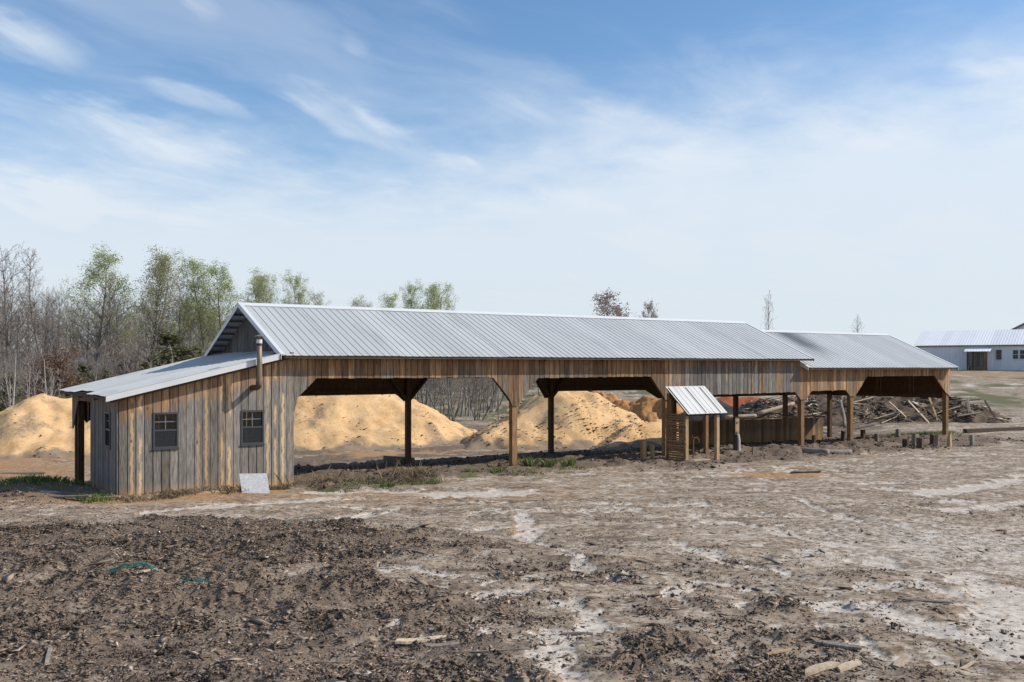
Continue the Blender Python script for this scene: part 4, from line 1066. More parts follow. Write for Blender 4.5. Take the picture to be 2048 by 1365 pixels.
# stub posts left in the ground
STUBS = [(12.36, -.57, .65, .15, POST, 'tall brown stub post left of the kiosk'), (13.2, -.10, .52, .12, FRESH, 'pale split stub post just behind the kiosk slats'),
         (24.73, -2.34, .36, .20, DARKW, 'squat dark stub post, left one of the front pair at the last bay'), (24.78, -2.93, .38, .22, DARKW, 'squat dark stub post nearest the yard at the last bay'),
         (26.12, -1.83, .52, .21, OLD, 'tall grey stub post with soil heaped at its foot in the last bay'), (27.22, -1.96, .46, .23, DARKW, 'broad dark stub post between the tall grey one and the last shed post'),
         (28.5, -2.9, .44, .15, OLD, 'lone stub post standing right of the last shed post'), (23.69, 1.33, .36, .13, DARKW, 'small stub post under the shed next to the low board wall'),
         (26.11, 1.7, .44, .16, DARKW, 'dark stub post under the shed beside the leaning log'), (27.6, 1.75, .39, .16, DARKW, 'dark stub post deepest under the last bay'),
         (26.63, .34, .37, .15, OLD, 'grey stub post in the middle of the last bay'), (28.4, .51, .40, .16, OLD, 'grey stub post in the grass under the last bay'),
         (27.08, -2.76, .50, .15, FRESH, 'splintered fresh stub post at the foot of the last shed post'), (17.33, -1.01, .36, .055, OLD, 'thin stake standing right of the meter post')]
for x, y, h, w, m, lb in STUBS:
    z = gz(x, y); t = random.uniform(-.02, .05); a = w / 2
    v = [(-a, -a, -.3), (a, -a, -.3), (a, a, -.3), (-a, a, -.3)] + [(sx * a * .97, sy * a * .97, h + random.uniform(-.03, .04)) for sx, sy in ((-1, -1), (1, -1), (1, 1), (-1, 1))]
    if 'splintered' in lb: v[5] = (a * .5, -a, h + .12); v[7] = (-a, a, h - .16)
    if 'thin stake' in lb or True: rz = random.uniform(-.3, .3)
    o = obj('stub_post', mesh('stub_post', v, [(3, 2, 1, 0), (4, 5, 6, 7), (0, 1, 5, 4), (1, 2, 6, 5), (2, 3, 7, 6), (3, 0, 4, 7)]), m, None, (x, y, z), (random.uniform(-.05, .05), random.uniform(-.05, .05), rz))
    tag(o, lb, 'post', 'stub posts round the shed')

# meter post, hydrant, block, slab
mp = thing('meter_post', 'short service post with a pale board and a grey conduit, right of the kiosk', 'post', (17.5, .0, gz(17.5, 0)))
obj('post', box_me(-.07, .07, -.05, .07, -.3, 1.28), DARKW, mp); obj('backing_board', box_me(-.10, .10, -.085, -.055, .62, 1.22), FRESH, mp)
obj('meter_box', box_me(-.06, .06, -.12, -.088, .66, .74), CONC, mp); obj('meter_box', box_me(-.04, .05, -.11, -.088, 1.05, 1.12), CONC, mp)
obj('conduit', mesh('conduit', *tube_vf([(.06, -.12, -.2), (.06, -.12, .40), (.02, -.11, .62)], .045, 12)), TRIM, mp)
hy = thing('yard_hydrant', 'thin rusty yard hydrant with a bent spout under the kiosk', 'hydrant', (14.35, -.95, gz(14.35, -.95)))
RUST = mat_plain('rusty_iron', (.20, .10, .05), .7)
obj('standpipe', mesh('standpipe', *tube_vf([(0, 0, -.2), (0, 0, .62), (.03, -.01, .70)], .024, 10)), RUST, hy)
obj('spout', mesh('spout', *tube_vf([(.03, -.01, .68), (.14, -.05, .70), (.20, -.07, .62), (.20, -.07, .52)], .022, 10)), RUST, hy); obj('handle', mesh('handle', *tube_vf([(0, 0, .68), (-.05, .02, .78)], .014, 8)), RUST, hy)
bl = mesh('block', [(-.62, -.16, -.3), (.62, -.16, -.3), (.62, .2, -.3), (-.62, .2, -.3), (-.55, -.12, .44), (.62, -.14, .33), (.62, .18, .33), (-.52, .16, .44)], [(3, 2, 1, 0), (4, 5, 6, 7), (0, 1, 5, 4), (1, 2, 6, 5), (2, 3, 7, 6), (3, 0, 4, 7)])
tag(obj('trough', bl, CONC, None, (6.75, 6.95, gz(6.7, 6.9)), (0, 0, -.25)), 'dark blocky trough behind the first back post', 'trough')
B0, B1, T0, T1 = Vector((-1.80, -1.13, -.02)), Vector((-1.16, -1.40, -.03)), Vector((-1.66, -.42, .47)), Vector((-1.00, -.68, .46))
nn = (B1 - B0).cross(T0 - B0).normalized() * .025
sv = [B0, B1, T1, T0, B0 - nn, B1 - nn, T1 - nn, T0 - nn]; c0 = (B0 + B1) / 2
sl = mesh('slab', [tuple(q - c0) for q in sv], [(0, 1, 2, 3), (7, 6, 5, 4), (0, 4, 5, 1), (1, 5, 6, 2), (2, 6, 7, 3), (3, 7, 4, 0)])
tag(obj('slab', sl, SLABM, None, c0), 'pale grey slab leaning on the ground below the second window', 'slab')

# planks and sticks lying about the yard
YARD = [(-7.47, -6.75, .75, .05, 62, OLD, 'grey stick in the mulch at the far left of the yard'), (-6.08, -10.0, .42, .07, -25, FRESH, 'pale split lath beside the green strap, upper of two'),
        (-6.22, -10.15, .33, .06, 20, PALEW, 'pale split lath beside the green strap, lower of two'), (-4.28, -15.38, .62, .10, -18, PALEW, 'pale flat slab of wood at the bottom middle of the yard'),
        (-4.15, -15.65, .38, .09, -30, OLD, 'brown bark piece just below the pale flat slab'), (-5.19, -15.75, 1.05, .06, -38, DARKW, 'long dark stick lying at the bottom of the yard'),
        (-3.9, -16.35, 1.0, .03, -33, OLD, 'thin grey branch near the bottom edge right of the dark stick'), (-2.43, -15.98, .4, .06, -28, OLD, 'grey chunk beside the white wash'),
        (-.54, -14.02, .55, .06, -20, OLD, 'grey lath above the white wash'), (-1.10, -18.62, .55, .11, 5, PALEW, 'pale board in the bottom right cluster, leftmost'),
        (-.68, -18.69, .5, .10, 10, PALEW, 'pale wedge of wood in the bottom right cluster'), (-.30, -18.1, .8, .09, -60, OLD, 'brown board lying across the bottom right cluster'),
        (-.95, -17.95, .5, .05, 0, FRESH, 'fresh orange lath above the bottom right cluster'), (.34, -19.4, .6, .04, 10, PALEW, 'pale slender stick at the bottom right corner'),
        (2.28, -17.64, .65, .05, -55, OLD, 'grey stick across the white streak at right'), (-.05, -18.9, .42, .10, 20, PALEW, 'pale board at the right of the bottom right cluster'),
        (-8.0, -13.4, .75, .05, 78, OLD, 'long stick at the lower left edge of the yard'), (14.45, -5.82, .95, .10, -30, DARKW, 'dark timber offcut on the orange clay seep'),
        (-5.21, 13.33, 1.5, .35, -25, OLD, 'grey boards lying at the far left below the sawdust'), (-5.9, .35, 1.6, .14, -50, OLD, 'weathered plank on the ground left of the lean-to'),
        (-5.2, .05, 1.2, .10, -35, PALEW, 'pale plank on the ground by the lean-to corner'), (-2.75, -17.5, .45, .05, 40, DARKW, 'dark stick at the bottom edge beside the white wash'),
        (-4.3, -9.3, .40, .05, -45, DARKW, 'dark stick in the middle of the mulch'), (-1.75, -10.6, .5, .06, -70, OLD, 'grey stick on the pale middle ground')]
for x, y, L, w, hd, m, lb in YARD:
    z = gz(x, y); ths = min(.05, w * .45); v, f = box_vf(-L / 2, L / 2, -w / 2, w / 2, 0, ths)
    n = 5; V = []
    for i in range(n + 1):
        t = -L / 2 + L * i / n; ww = w / 2 * random.uniform(.86, 1.08) * (1 if 0 < i < n else .7); zz_ = .006 * math.sin(i * 1.3 + x)
        t0_ = t + (random.uniform(-.10, .10) * L if i in (0, n) else 0); t1_ = t + (random.uniform(-.10, .10) * L if i in (0, n) else 0)
        V += [(t0_, -ww, zz_), (t1_, ww, zz_ + random.uniform(-.01, .01)), (t1_, ww * .8, zz_ + ths), (t0_, -ww * .9, zz_ + ths * .7)]
    F = [(0, 1, 2, 3), (n * 4 + 3, n * 4 + 2, n * 4 + 1, n * 4)]
    for i in range(n):
        for k in range(4): F.append((i * 4 + k, (i + 1) * 4 + k, (i + 1) * 4 + (k + 1) % 4, i * 4 + (k + 1) % 4))
    name = 'stick' if ('stick' in lb or 'branch' in lb) else 'plank'
    tag(obj(name, mesh(name, V, F), m, None, (x, y, z + .005), (0, random.uniform(-.06, .06), R(hd))), lb, name, 'wood pieces scattered over the yard')
for pts, lb, wd in (([(-6.72, -10.05, .0), (-6.5, -10.2, .10), (-6.25, -10.3, .12), (-6.1, -10.35, .02)], 'frayed green plastic strap, left of two in the mulch', .05),
                    ([(-5.9, -11.0, .04), (-5.75, -11.15, .09), (-5.6, -11.3, .05), (-5.5, -11.42, .0)], 'frayed green plastic strap, right of two in the mulch', .05),
                    ([(-2.75, -6.55, .0), (-2.45, -6.45, .22), (-2.1, -6.6, .26), (-1.85, -6.9, .0)], 'thin green strap looping up at the mulch edge', .016)):
    c = pts[0]; zb = gz(c[0], c[1]); n = 6 if wd > .03 else 1; parts = []
    for q in range(n):
        parts.append(tube_vf([(p[0] - c[0] + random.uniform(-.06, .06) * (n > 1), p[1] - c[1] + (q * .02 + random.uniform(-.03, .03)) * (n > 1), p[2] + .02 + random.uniform(0, .05) * (n > 1)) for p in pts], .006, 5))
    tag(obj('plastic_strap', mesh('plastic_strap', *join_vf(parts)), GREEN, None, (c[0], c[1], zb)), lb, 'strap')

# ------------------------------------------------------------------ chips, clods, grass
def scatter(n, b0, b1, wfun, seed, spread=.74):
    r = np.random.default_rng(seed); out = []; got = 0
    while got < n:
        b = np.sqrt(r.uniform(b0 ** 2, b1 ** 2, n)); a = r.uniform(-spread, spread, n) * b; x, y = to_xy(a, b)
        M, S, K, G = masks(x, y); k = r.uniform(0, 1, n) < wfun(a, b, M, S)
        out.append(np.stack([x[k], y[k], (terrain(x, y) + relief(x, y, M, S))[k]], 1)); got += int(k.sum())
    return np.concatenate(out)[:n]


CHIPS = [(.30, .22, .165), (.22, .16, .118), (.42, .325, .25), (.20, .145, .107), (.13, .092, .068), (.31, .21, .145), (.18, .13, .095), (.15, .108, .08), (.24, .18, .138), (.36, .275, .205), (.27, .20, .148)]
P = scatter(172000, 8.4, 23, lambda a, b, M, S: .012 + .988 * M ** 1.25 * (.35 + .65 * ss(fbm(a * 1.3, b * 1.3, 201, 3), .38, .6)), 11)
tag(bits('bark_chips', None, P, .017, CHIPS, long=2.5, seed=12, lift=.15, sig=.6, flat=.28), 'carpet of brown bark chips and splinters over the yard', kind='stuff')
P = scatter(42000, 8.4, 24, lambda a, b, M, S: M ** 1.5 * ss(fbm(a * 1.6, b * 2.8, 205, 3), .46, .66) + .0008, 13)
Q = scatter(22000, 8.8, 24, lambda a, b, M, S: (1 - M) * (1 - .8 * S) * ss(fbm(a * .9, b * 1.1, 207, 4), .40, .62), 17)
P2 = scatter(1500, 8.8, 20, lambda a, b, M, S: (.05 + .95 * M) * ss(fbm(a * .8, b * .8, 209, 3), .42, .6), 19)
tag(bits('bark_slabs', None, P2, .05, [(.34, .26, .19), (.24, .175, .125), (.15, .108, .08), (.45, .36, .27), (.10, .072, .055)], long=3.2, seed=20, lift=.3, flat=.25, sig=.55), 'scattered strips and slabs of bark in the mulch', kind='stuff')
tag(bits('bark_crumbs', None, Q, .017, [(.33, .26, .195), (.24, .18, .13), (.17, .125, .09), (.42, .34, .26)], long=2.0, seed=18, lift=.2), 'thin scatter of tan bark crumbs on the open yard', kind='stuff')
tag(bits('dirt_clods', None, P, .017, [(.085, .063, .048), (.07, .052, .042), (.10, .076, .06), (.03, .022, .018)], flat=1.0, long=1.3, seed=14), 'dark clods of mulch along the ruts', kind='stuff')
r_ = np.random.default_rng(15); n = 22000; x = r_.uniform(-1, 33, n); y = r_.uniform(-4.2, 9.0, n); M, S, K, G = masks(x, y); k = r_.uniform(0, 1, n) < M * ss(fbm(x * 1.2, y * 1.2, 208, 3), .42, .62)
P = np.stack([x, y, terrain(x, y) + relief(x, y, M, S)], 1)[k]
tag(bits('mulch_clods', None, P, .045, DARKBITS + [(.20, .15, .11), (.12, .09, .07)], flat=.7, long=1.7, seed=16), 'brown lumps of trodden mulch under and before the shed', kind='stuff')


def blades(name, P, h, mat, seed, lean=.5, w=.012):
    r = np.random.default_rng(seed); n = len(P); H = h * r.uniform(.5, 1.3, n); th = r.uniform(0, 6.283, n); ln = r.normal(0, lean, (n, 2))
    sx, sy = np.cos(th) * w, np.sin(th) * w; Z = np.zeros(n)
    V = np.stack([np.stack([P[:, 0] - sx, P[:, 1] - sy, P[:, 2] - .02], 1), np.stack([P[:, 0] + sx, P[:, 1] + sy, P[:, 2] - .02], 1),
                  np.stack([P[:, 0] + sx * .6 + ln[:, 0] * H * .4, P[:, 1] + sy * .6 + ln[:, 1] * H * .4, P[:, 2] + H * .6], 1),
                  np.stack([P[:, 0] + ln[:, 0] * H, P[:, 1] + ln[:, 1] * H, P[:, 2] + H], 1)], 1)
    F = np.array([[0, 1, 2], [0, 2, 3]])[None] + (np.arange(n) * 4)[:, None, None]
    return obj(name, np_mesh(name, V.reshape(-1, 3), F.reshape(-1, 3)), mat)


def area(n, x0, x1, y0, y1, seed, ok):
    r = np.random.default_rng(seed); x = r.uniform(x0, x1, n); y = r.uniform(y0, y1, n); k = r.uniform(0, 1, n) < ok(x, y); x, y = x[k], y[k]; return np.stack([x, y, ground_z(x, y)], 1)


P = area(11000, -4.6, 4.0, -1.6, .1, 21, lambda x, y: np.exp(-((y + .55 + .25 * (x > 0)) / .38) ** 2) * ss(fbm(x * 1.5, y * 2, 211, 3), .34, .6))
tag(blades('dry_weeds', P, .13, STRAW, 22, .7, .006), 'dry straw-coloured weeds along the foot of the lean-to wall', kind='stuff')
P = area(150, -.5, 4.0, -1.2, -.1, 23, lambda x, y: .55 + 0 * x)
tag(blades('weed_stalks', P, .42, STRAW, 24, .35, .004), 'tall thin dead stalks beside the first bay', kind='stuff')
P = area(3500, .2, 9.4, -2.2, -.7, 25, lambda x, y: np.exp(-((y + 1.35) / .42) ** 2) * ss(fbm(x * .9, y * 1.2, 213, 3), .42, .6))
tag(blades('grass_strip', P, .075, BLADE, 26, .7, .006), 'short sparse green grass along the front of the first bay', kind='stuff')
P = area(3500, -8.2, -4.7, 1.2, 4.2, 27, lambda x, y: np.exp(-(((x + 6.2) / 1.0) ** 2 + ((y - 2.7) / .95) ** 2)))
tag(blades('grass_patch', P, .17, BLADE, 28, .5, .010), 'dark green grass on the low mound left of the lean-to', kind='stuff')
P = area(2600, -5.6, -4.7, -.9, .7, 29, lambda x, y: .5 * np.exp(-(((x + 5.1) / .4) ** 2 + (y / .5) ** 2)))
tag(blades('corner_grass', P, .12, BLADE, 30, .5, .010), 'patch of green grass by the lean-to corner', kind='stuff')
P = area(9000, 29, 36, .2, 3.4, 31, lambda x, y: .6 * np.exp(-(((x - 32) / 2.0) ** 2 + ((y - 1.9) / .7) ** 2)))
tag(blades('grass_strip', P, .16, BLADE, 32, .4, .012), 'green grass growing behind the stub posts of the last bay', kind='stuff')
P = area(16000, 60, 100, -10, 45, 33, lambda x, y: .5 * ss(fbm(x * .12, y * .12, 71, 4), .4, .55))
for i, (x, y, h, lb) in enumerate([(7.75, -.25, .36, 'tall grass tuft at the foot of the front post'), (8.35, -.55, .27, 'wide grass tuft next to the front post'), (9.05, -.7, .27, 'grass tuft farthest from the front post'),
                                   (6.2, -.85, .22, 'small grass tuft left of the front post'), (3.6, -1.55, .15, 'small grass tuft by the bare ground of the first bay'), (2.0, -1.75, .16, 'grass tuft beside the dry weeds'), (5.3, -.75, .20, 'thin grass tuft at the edge of the shade')]):
    n = 95; r = np.random.default_rng(300 + i); x_ = r.normal(0, .13, n); y_ = r.normal(0, .13, n); o = blades('grass_tuft', np.stack([x_, y_, np.zeros(n)], 1), h * .82, BLADE, 310 + i, .45, .010)
    o.location = (x, y, gz(x, y)); tag(o, lb, 'grass', 'grass tufts along the front of the shed')

# ------------------------------------------------------------------ white workshop on the rise
WX, WY = 104.85, 49.67; wrot = math.atan2(-11.54, 4.7); wz = 2.88
wk = thing('metal_workshop', 'long pale metal workshop with a white ribbed roof on the rise at right', 'workshop', (WX, WY, wz), wrot)
WL, WD, WH, WR = 30.0, 11.0, 3.18, 5.25
wme = sheet_me(1.0, WH + .35, 4, 'wall_panel', rh=.03, rb=.06, rt=.03); wme.materials.append(WSHEET)
for i in range(30): basis(obj('wall_panel', wme, None, wk), (i + 1.0, 0, WH), (-1, 0, 0), (0, 0, -1))
obj('end_wall', mesh('end_wall', *prism_vf([(0.02, -.4), (WD, -.4), (WD, WH), (WD / 2, WR - .06), (0.02, WH)], 'y', .02, .06)), OLD, wk)
obj('end_wall', mesh('end_wall', *prism_vf([(0.02, -.4), (WD, -.4), (WD, WH), (WD / 2, WR - .06), (0.02, WH)], 'y', WL - .06, WL - .02)), WSHEET, wk)
obj('rear_wall', box_me(.1, WL - .1, WD - .06, WD, -.4, WH), WSHEET, wk)
Lw = math.hypot(WD / 2 + .25, WR - WH); cw, sw_ = (WD / 2 + .25) / Lw, (WR - WH) / Lw
rme = sheet_me(1.0, Lw + .05, 3, 'roof_panel', rh=.022, rb=.05, rt=.02); rme.materials.append(WROOF)
for i in range(31):
    basis(obj('roof_panel', rme, None, wk), (i + .6, WD / 2, WR), (-1, 0, 0), (0, -cw, -sw_)); basis(obj('roof_panel', rme, None, wk), (i - .4, WD / 2, WR), (1, 0, 0), (0, cw, -sw_))
obj('eave_board', box_me(-.3, WL + .3, -.22, -.17, WH - .2, WH - .04), OLD, wk)
I4 = Matrix.Identity(4)
for x0, x1, fm in ((9.35, 9.95, OLD), (11.2, 11.86, WHITEV), (11.98, 12.64, WHITEV), (18, 18.7, WHITEV)):
    window(x0, x1, 1.33, 2.52, wk, Matrix.Translation((x0, -.06, 1.33)), False, fm, DARKPANE)
obj('wall_lamp', box_me(8.35, 8.75, -.1, -.035, 2.72, 2.86), DARK, wk)
po = holder('porch', wk)
for x, y in ((6.25, -1.5), (6.9, -1.5), (8.25, -1.5), (8.25, -.1), (6.25, -.1)): obj('post', box_me(x - .06, x + .06, y - .06, y + .06, -.4, 2.28), POST if x > 8 else BACKB, po)
pm = sheet_me(1.02, 1.78, 3, 'roof_panel', rh=.03); pm.materials.append(WROOF)
for i in range(3): basis(obj('roof_panel', pm, None, po), (5.85 + (i + 1) * 1.02, -.05, 2.85), (-1, 0, 0), (0, -1.7, -.52))
for i in range(9): obj('board', box_me(6.3 + i * .21, 6.495 + i * .21, -.14, -.11, .35, 2.25), OLD, po, col=(.6, 0, .6, .5))
for i in range(3): obj('board', box_me(6.3 + i * .2, 6.48 + i * .2, -1.47, -1.45, .5, 2.2), OLD, po, col=(.6, 0, .6, .5))
obj('step', box_me(6.6, 8.1, -1.2, -.15, .1, .35), OLD, po)
gb = thing('gabled_barn', 'grey gabled barn end showing above the workshop roof at the right edge', 'barn', (139.1, 55.2, 2.9), wrot)
GW, GH, GA = 14.0, 6.5, 10.2
obj('front_wall', mesh('front_wall', *prism_vf([(0, -.5), (GW, -.5), (GW, GH), (GW / 2, GA), (0, GH)], 'x', 0, .1)), WSHEET, gb)
obj('rear_wall', mesh('rear_wall', *prism_vf([(0, -.5), (GW, -.5), (GW, GH), (GW / 2, GA), (0, GH)], 'x', 9.9, 10)), WSHEET, gb)
for x in (0.02, GW - .12): obj('side_wall', box_me(x, x + .1, .12, 9.88, -.5, GH), WSHEET, gb)
Lg = math.hypot(GW / 2 + .6, (GA - GH) * (GW / 2 + .6) / (GW / 2)); cg_, sg_ = (GW / 2 + .6) / Lg, math.sqrt(1 - ((GW / 2 + .6) / Lg) ** 2)
g_me = sheet_me(1.08, Lg, 3, 'roof_panel', rh=.035); g_me.materials.append(WROOF)
for i in range(10):
    basis(obj('roof_panel', g_me, None, gb), (GW / 2, -.4 + i * 1.08, GA + .06), (0, 1, 0), (-cg_, 0, -sg_)); basis(obj('roof_panel', g_me, None, gb), (GW / 2, .68 + i * 1.08, GA + .06), (0, -1, 0), (cg_, 0, -sg_))
for s in (-1, 1):
    xe = GW / 2 + s * (GW / 2 + .6); ze = GA - (GA - GH) / (GW / 2) * (GW / 2 + .6)
    obj('barge_board', mesh('barge_board', *prism_vf([(GW / 2, GA + .02), (xe, ze + .02), (xe, ze - .25), (GW / 2, GA - .25)], 'x', -.42, -.38)), OLD, gb)

# ------------------------------------------------------------------ trees
def tubes(P0, P1, R0, R1, n=3):
    """many tapered tubes at once"""
    D = P1 - P0; L = np.linalg.norm(D, axis=1, keepdims=True) + 1e-9; D = D / L
    ref = np.where(np.abs(D[:, 2:3]) < .9, np.array([[0, 0, 1.0]]), np.array([[1.0, 0, 0]])); s = np.cross(D, ref); s /= np.linalg.norm(s, axis=1, keepdims=True) + 1e-9; u = np.cross(s, D)
    V = []
    for P_, R_ in ((P0, R0), (P1, R1)):
        for k in range(n):
            a = 2 * math.pi * k / n; V.append(P_ + (s * math.cos(a) + u * math.sin(a)) * R_[:, None])
    m = len(P0); V = np.stack(V, 1).reshape(-1, 3); F = []
    for k in range(n): F.append([k, (k + 1) % n, n + (k + 1) % n, n + k])
    F = (np.array(F)[None] + (np.arange(m) * 2 * n)[:, None, None]).reshape(-1, 4); return V, F


class Segs:
    def __init__(self): self.a, self.b, self.r, self.q = [], [], [], []
    def add(self, p, q, r0, r1): self.a.append(p); self.b.append(q); self.r.append(r0); self.q.append(r1)
    def arr(self): return np.array(self.a), np.array(self.b), np.array(self.r), np.array(self.q)


def grow(segs, r, p, d, length, rad, level, tips, nseg, up, kids, jit=.16):
    """one limb with its own side shoots"""
    p = p.copy(); step = length / nseg; path = []
    for i in range(nseg):
        t = i / nseg; d = d + r.normal(0, jit, 3) * .55 + np.array([0, 0, up]); d = d / np.linalg.norm(d)
        q = p + d * step; r0, r1 = rad * (1 - t * .8), rad * (1 - (t + 1 / nseg) * .8); segs.add(p, q, r0, r1); path.append((q.copy(), d.copy(), t + 1 / nseg)); p = q
    tips.append(p)
    if level > 0:
        n = kids[level - 1]
        for k in range(n):
            j = min(nseg - 1, int(nseg * (.18 + .8 * (k + r.uniform(0, 1)) / n))); q, dd, t = path[j]
            s = np.cross(dd, r.normal(0, 1, 3)); s /= np.linalg.norm(s) + 1e-9; ang = r.uniform(.45, .95); nd = dd * math.cos(ang) + s * math.sin(ang)
            grow(segs, r, q, nd, length * r.uniform(.32, .55) * (1.15 - .5 * t), max(rad * .55 * (1 - .4 * t), .0125), level - 1, tips, max(2, nseg - 2), up * .8, kids, jit)


def tree_proto(seed, h=15.0, r0=.17, first=.30, n_br=38, br_len=.27, ang=(.5, .9), up=.10, kids=(5, 7), leaf=0, leaf_mat=None, leaf_top=.55, leaf_size=.12, stems=1, bark=BARK, twig=TWIG, twig_r=.046, wander=.05):
    r = np.random.default_rng(seed); T, C = Segs(), Segs(); tips = []
    for s in range(stems):
        p = np.array([r.normal(0, .25) * (stems > 1), r.normal(0, .25) * (stems > 1), -.4]); d = np.array([r.normal(0, .05 + .22 * (stems > 1)), r.normal(0, .05 + .22 * (stems > 1)), 1.0]); n = 14; hh = h * (1 if s == 0 else r.uniform(.65, .95)); pts = []
        rr = r0 * (1 if s == 0 else .7)
        for i in range(n):
            d = d + np.array([r.normal(0, wander * .5), r.normal(0, wander * .5), .10]); d /= np.linalg.norm(d); q = p + d * (hh + .4) / n; t = i / n
            T.add(p, q, rr * (1 - t) ** .8 + .012, rr * (1 - t - 1 / n) ** .8 + .012); pts.append((q.copy(), t + 1 / n)); p = q
        nb = max(6, n_br // stems)
        for k in range(nb):
            t = first + (1 - first) * (k + r.uniform(0, 1)) / nb; j = min(n - 1, int(t * n)); q = pts[j][0] * 1.0; az_ = k * 2.4 + r.normal(0, .4); a = r.uniform(*ang)
            nd = np.array([math.cos(az_) * math.sin(a), math.sin(az_) * math.sin(a), math.cos(a)]); L = h * br_len * r.uniform(.7, 1.25) * (1.1 - .75 * ((t - first) / (1 - first)) ** 1.4)
            grow(C, r, q, nd, L, twig_r * (1.2 - .7 * t), 2, tips, 5, up, kids)
    a, b, q0, q1 = T.arr(); V, F = tubes(a, b, q0, q1, 6); tm_ = np_mesh('trunk', V, F, True); tm_.materials.append(bark)
    a, b, q0, q1 = C.arr(); V, F = tubes(a, b, q0, q1, 3)
    cm = None
    if leaf:
        tp = np.array(tips); pr = np.clip((tp[:, 2] / h - leaf_top * .55) / .5, .03, 1); pr /= pr.sum(); k = r.choice(len(tp), leaf, p=pr)
        c = tp[k] + r.normal(0, .22, (leaf, 3)); u = r.normal(0, 1, (leaf, 3)); u /= np.linalg.norm(u, axis=1, keepdims=True); w = np.cross(u, r.normal(0, 1, (leaf, 3))); w /= np.linalg.norm(w, axis=1, keepdims=True)
        s = (leaf_size * r.uniform(.5, 1.3, leaf))[:, None]; LV = np.stack([c - u * s * .5, c + w * s * .35, c + u * s * .5, c - w * s * .35], 1).reshape(-1, 3); LF = np.arange(leaf * 4).reshape(-1, 4) + len(V)
        nb_ = len(F); V = np.concatenate([V, LV]); F = np.concatenate([F, LF]); cm = np_mesh('crown', V, F); cm.materials.append(twig); cm.materials.append(leaf_mat)
        mi = np.zeros(len(F), np.int32); mi[nb_:] = 1; cm.polygons.foreach_set('material_index', mi)
    else: cm = np_mesh('crown', V, F); cm.materials.append(twig)
    return tm_, cm, h


def evergreen_proto(seed, h=7.0, wid=2.0, n=4200, mat=NEEDLE):
    r = np.random.default_rng(seed); T = Segs(); T.add(np.array([0, 0, -.4]), np.array([0, 0, h * .5]), .14, .09); T.add(np.array([0, 0, h * .5]), np.array([0.05, 0, h * .98]), .09, .015)
    a, b, q0, q1 = T.arr(); V, F = tubes(a, b, q0, q1, 6); tm_ = np_mesh('trunk', V, F, True); tm_.materials.append(BARK)
    nb = 60; bz = r.uniform(.06, .97, nb); ba = r.uniform(0, 6.283, nb); k = r.integers(0, nb, n); t = r.uniform(.15, 1, n) ** .7
    reach = wid * (1 - bz[k]) ** .75 * (.65 + .5 * np.sin(ba[k] * 3 + bz[k] * 20) ** 2) + .12
    c = np.stack([np.cos(ba[k]) * reach * t, np.sin(ba[k]) * reach * t, bz[k] * h + reach * t * .22], 1) + r.normal(0, .17, (n, 3))
    u = r.normal(0, 1, (n, 3)); u[:, 2] *= .6; u /= np.linalg.norm(u, axis=1, keepdims=True); w = np.cross(u, r.normal(0, 1, (n, 3))); w /= np.linalg.norm(w, axis=1, keepdims=True); s = (.26 * r.uniform(.5, 1.3, n))[:, None]
    LV = np.stack([c - u * s * .5, c + w * s * .3, c + u * s * .5, c - w * s * .3], 1).reshape(-1, 3); cm = np_mesh('crown', LV, np.arange(n * 4).reshape(-1, 4)); cm.materials.append(mat); return tm_, cm, h


PR = {
    'bare': [tree_proto(1, n_br=42), tree_proto(2, n_br=40, br_len=.31, first=.26), tree_proto(3, n_br=40, br_len=.24)],
    'narrow': [tree_proto(4, r0=.15, n_br=36, br_len=.17, ang=(.3, .6), up=.16, bark=BARKP), tree_proto(5, r0=.13, n_br=34, br_len=.16, ang=(.3, .6), up=.16)],
    'green': [tree_proto(6, n_br=40, br_len=.26, leaf=9500, leaf_mat=LEAFG), tree_proto(7, n_br=38, br_len=.24, leaf=8500, leaf_mat=LEAFG, leaf_top=.35), tree_proto(8, n_br=38, br_len=.20, ang=(.3, .6), up=.15, leaf=8000, leaf_mat=LEAFY, leaf_top=.3)],
    'olive': [tree_proto(9, n_br=38, br_len=.25, leaf=5000, leaf_mat=LEAFY, leaf_top=.4), tree_proto(10, n_br=36, br_len=.28, first=.2, leaf=9000, leaf_mat=LEAFG, leaf_top=.1)],
    'oak': [tree_proto(11, h=11, n_br=24, br_len=.36, first=.25, ang=(.6, 1.1), leaf=3000, leaf_mat=LEAFR, leaf_top=.2, leaf_size=.24)],
    'sapling': [tree_proto(12, h=10, r0=.12, n_br=24, br_len=.24, first=.3, ang=(.35, .7), twig_r=.04, kids=(4, 5))],
    'thicket': [tree_proto(13, h=5.5, r0=.05, n_br=40, br_len=.36, first=.08, stems=5, twig_r=.026, kids=(5, 6)), tree_proto(14, h=5.5, r0=.05, n_br=40, br_len=.38, first=.08, stems=6, twig_r=.024, kids=(5, 6))],
    'paleshrub': [tree_proto(15, h=4, r0=.055, n_br=26, br_len=.36, first=.12, stems=4, bark=BARKP, twig=TWIGP, twig_r=.026, kids=(3, 5))],
    'beech': [tree_proto(16, h=4, r0=.05, n_br=26, br_len=.36, first=.05, stems=3, leaf=5000, leaf_mat=LEAFB, leaf_top=0, leaf_size=.13, kids=(3, 5))],
    'evergreen': [evergreen_proto(17), evergreen_proto(18, wid=2.4)],
}
tree_no = 0
TALL = .86      # limbs reach above the measured leader


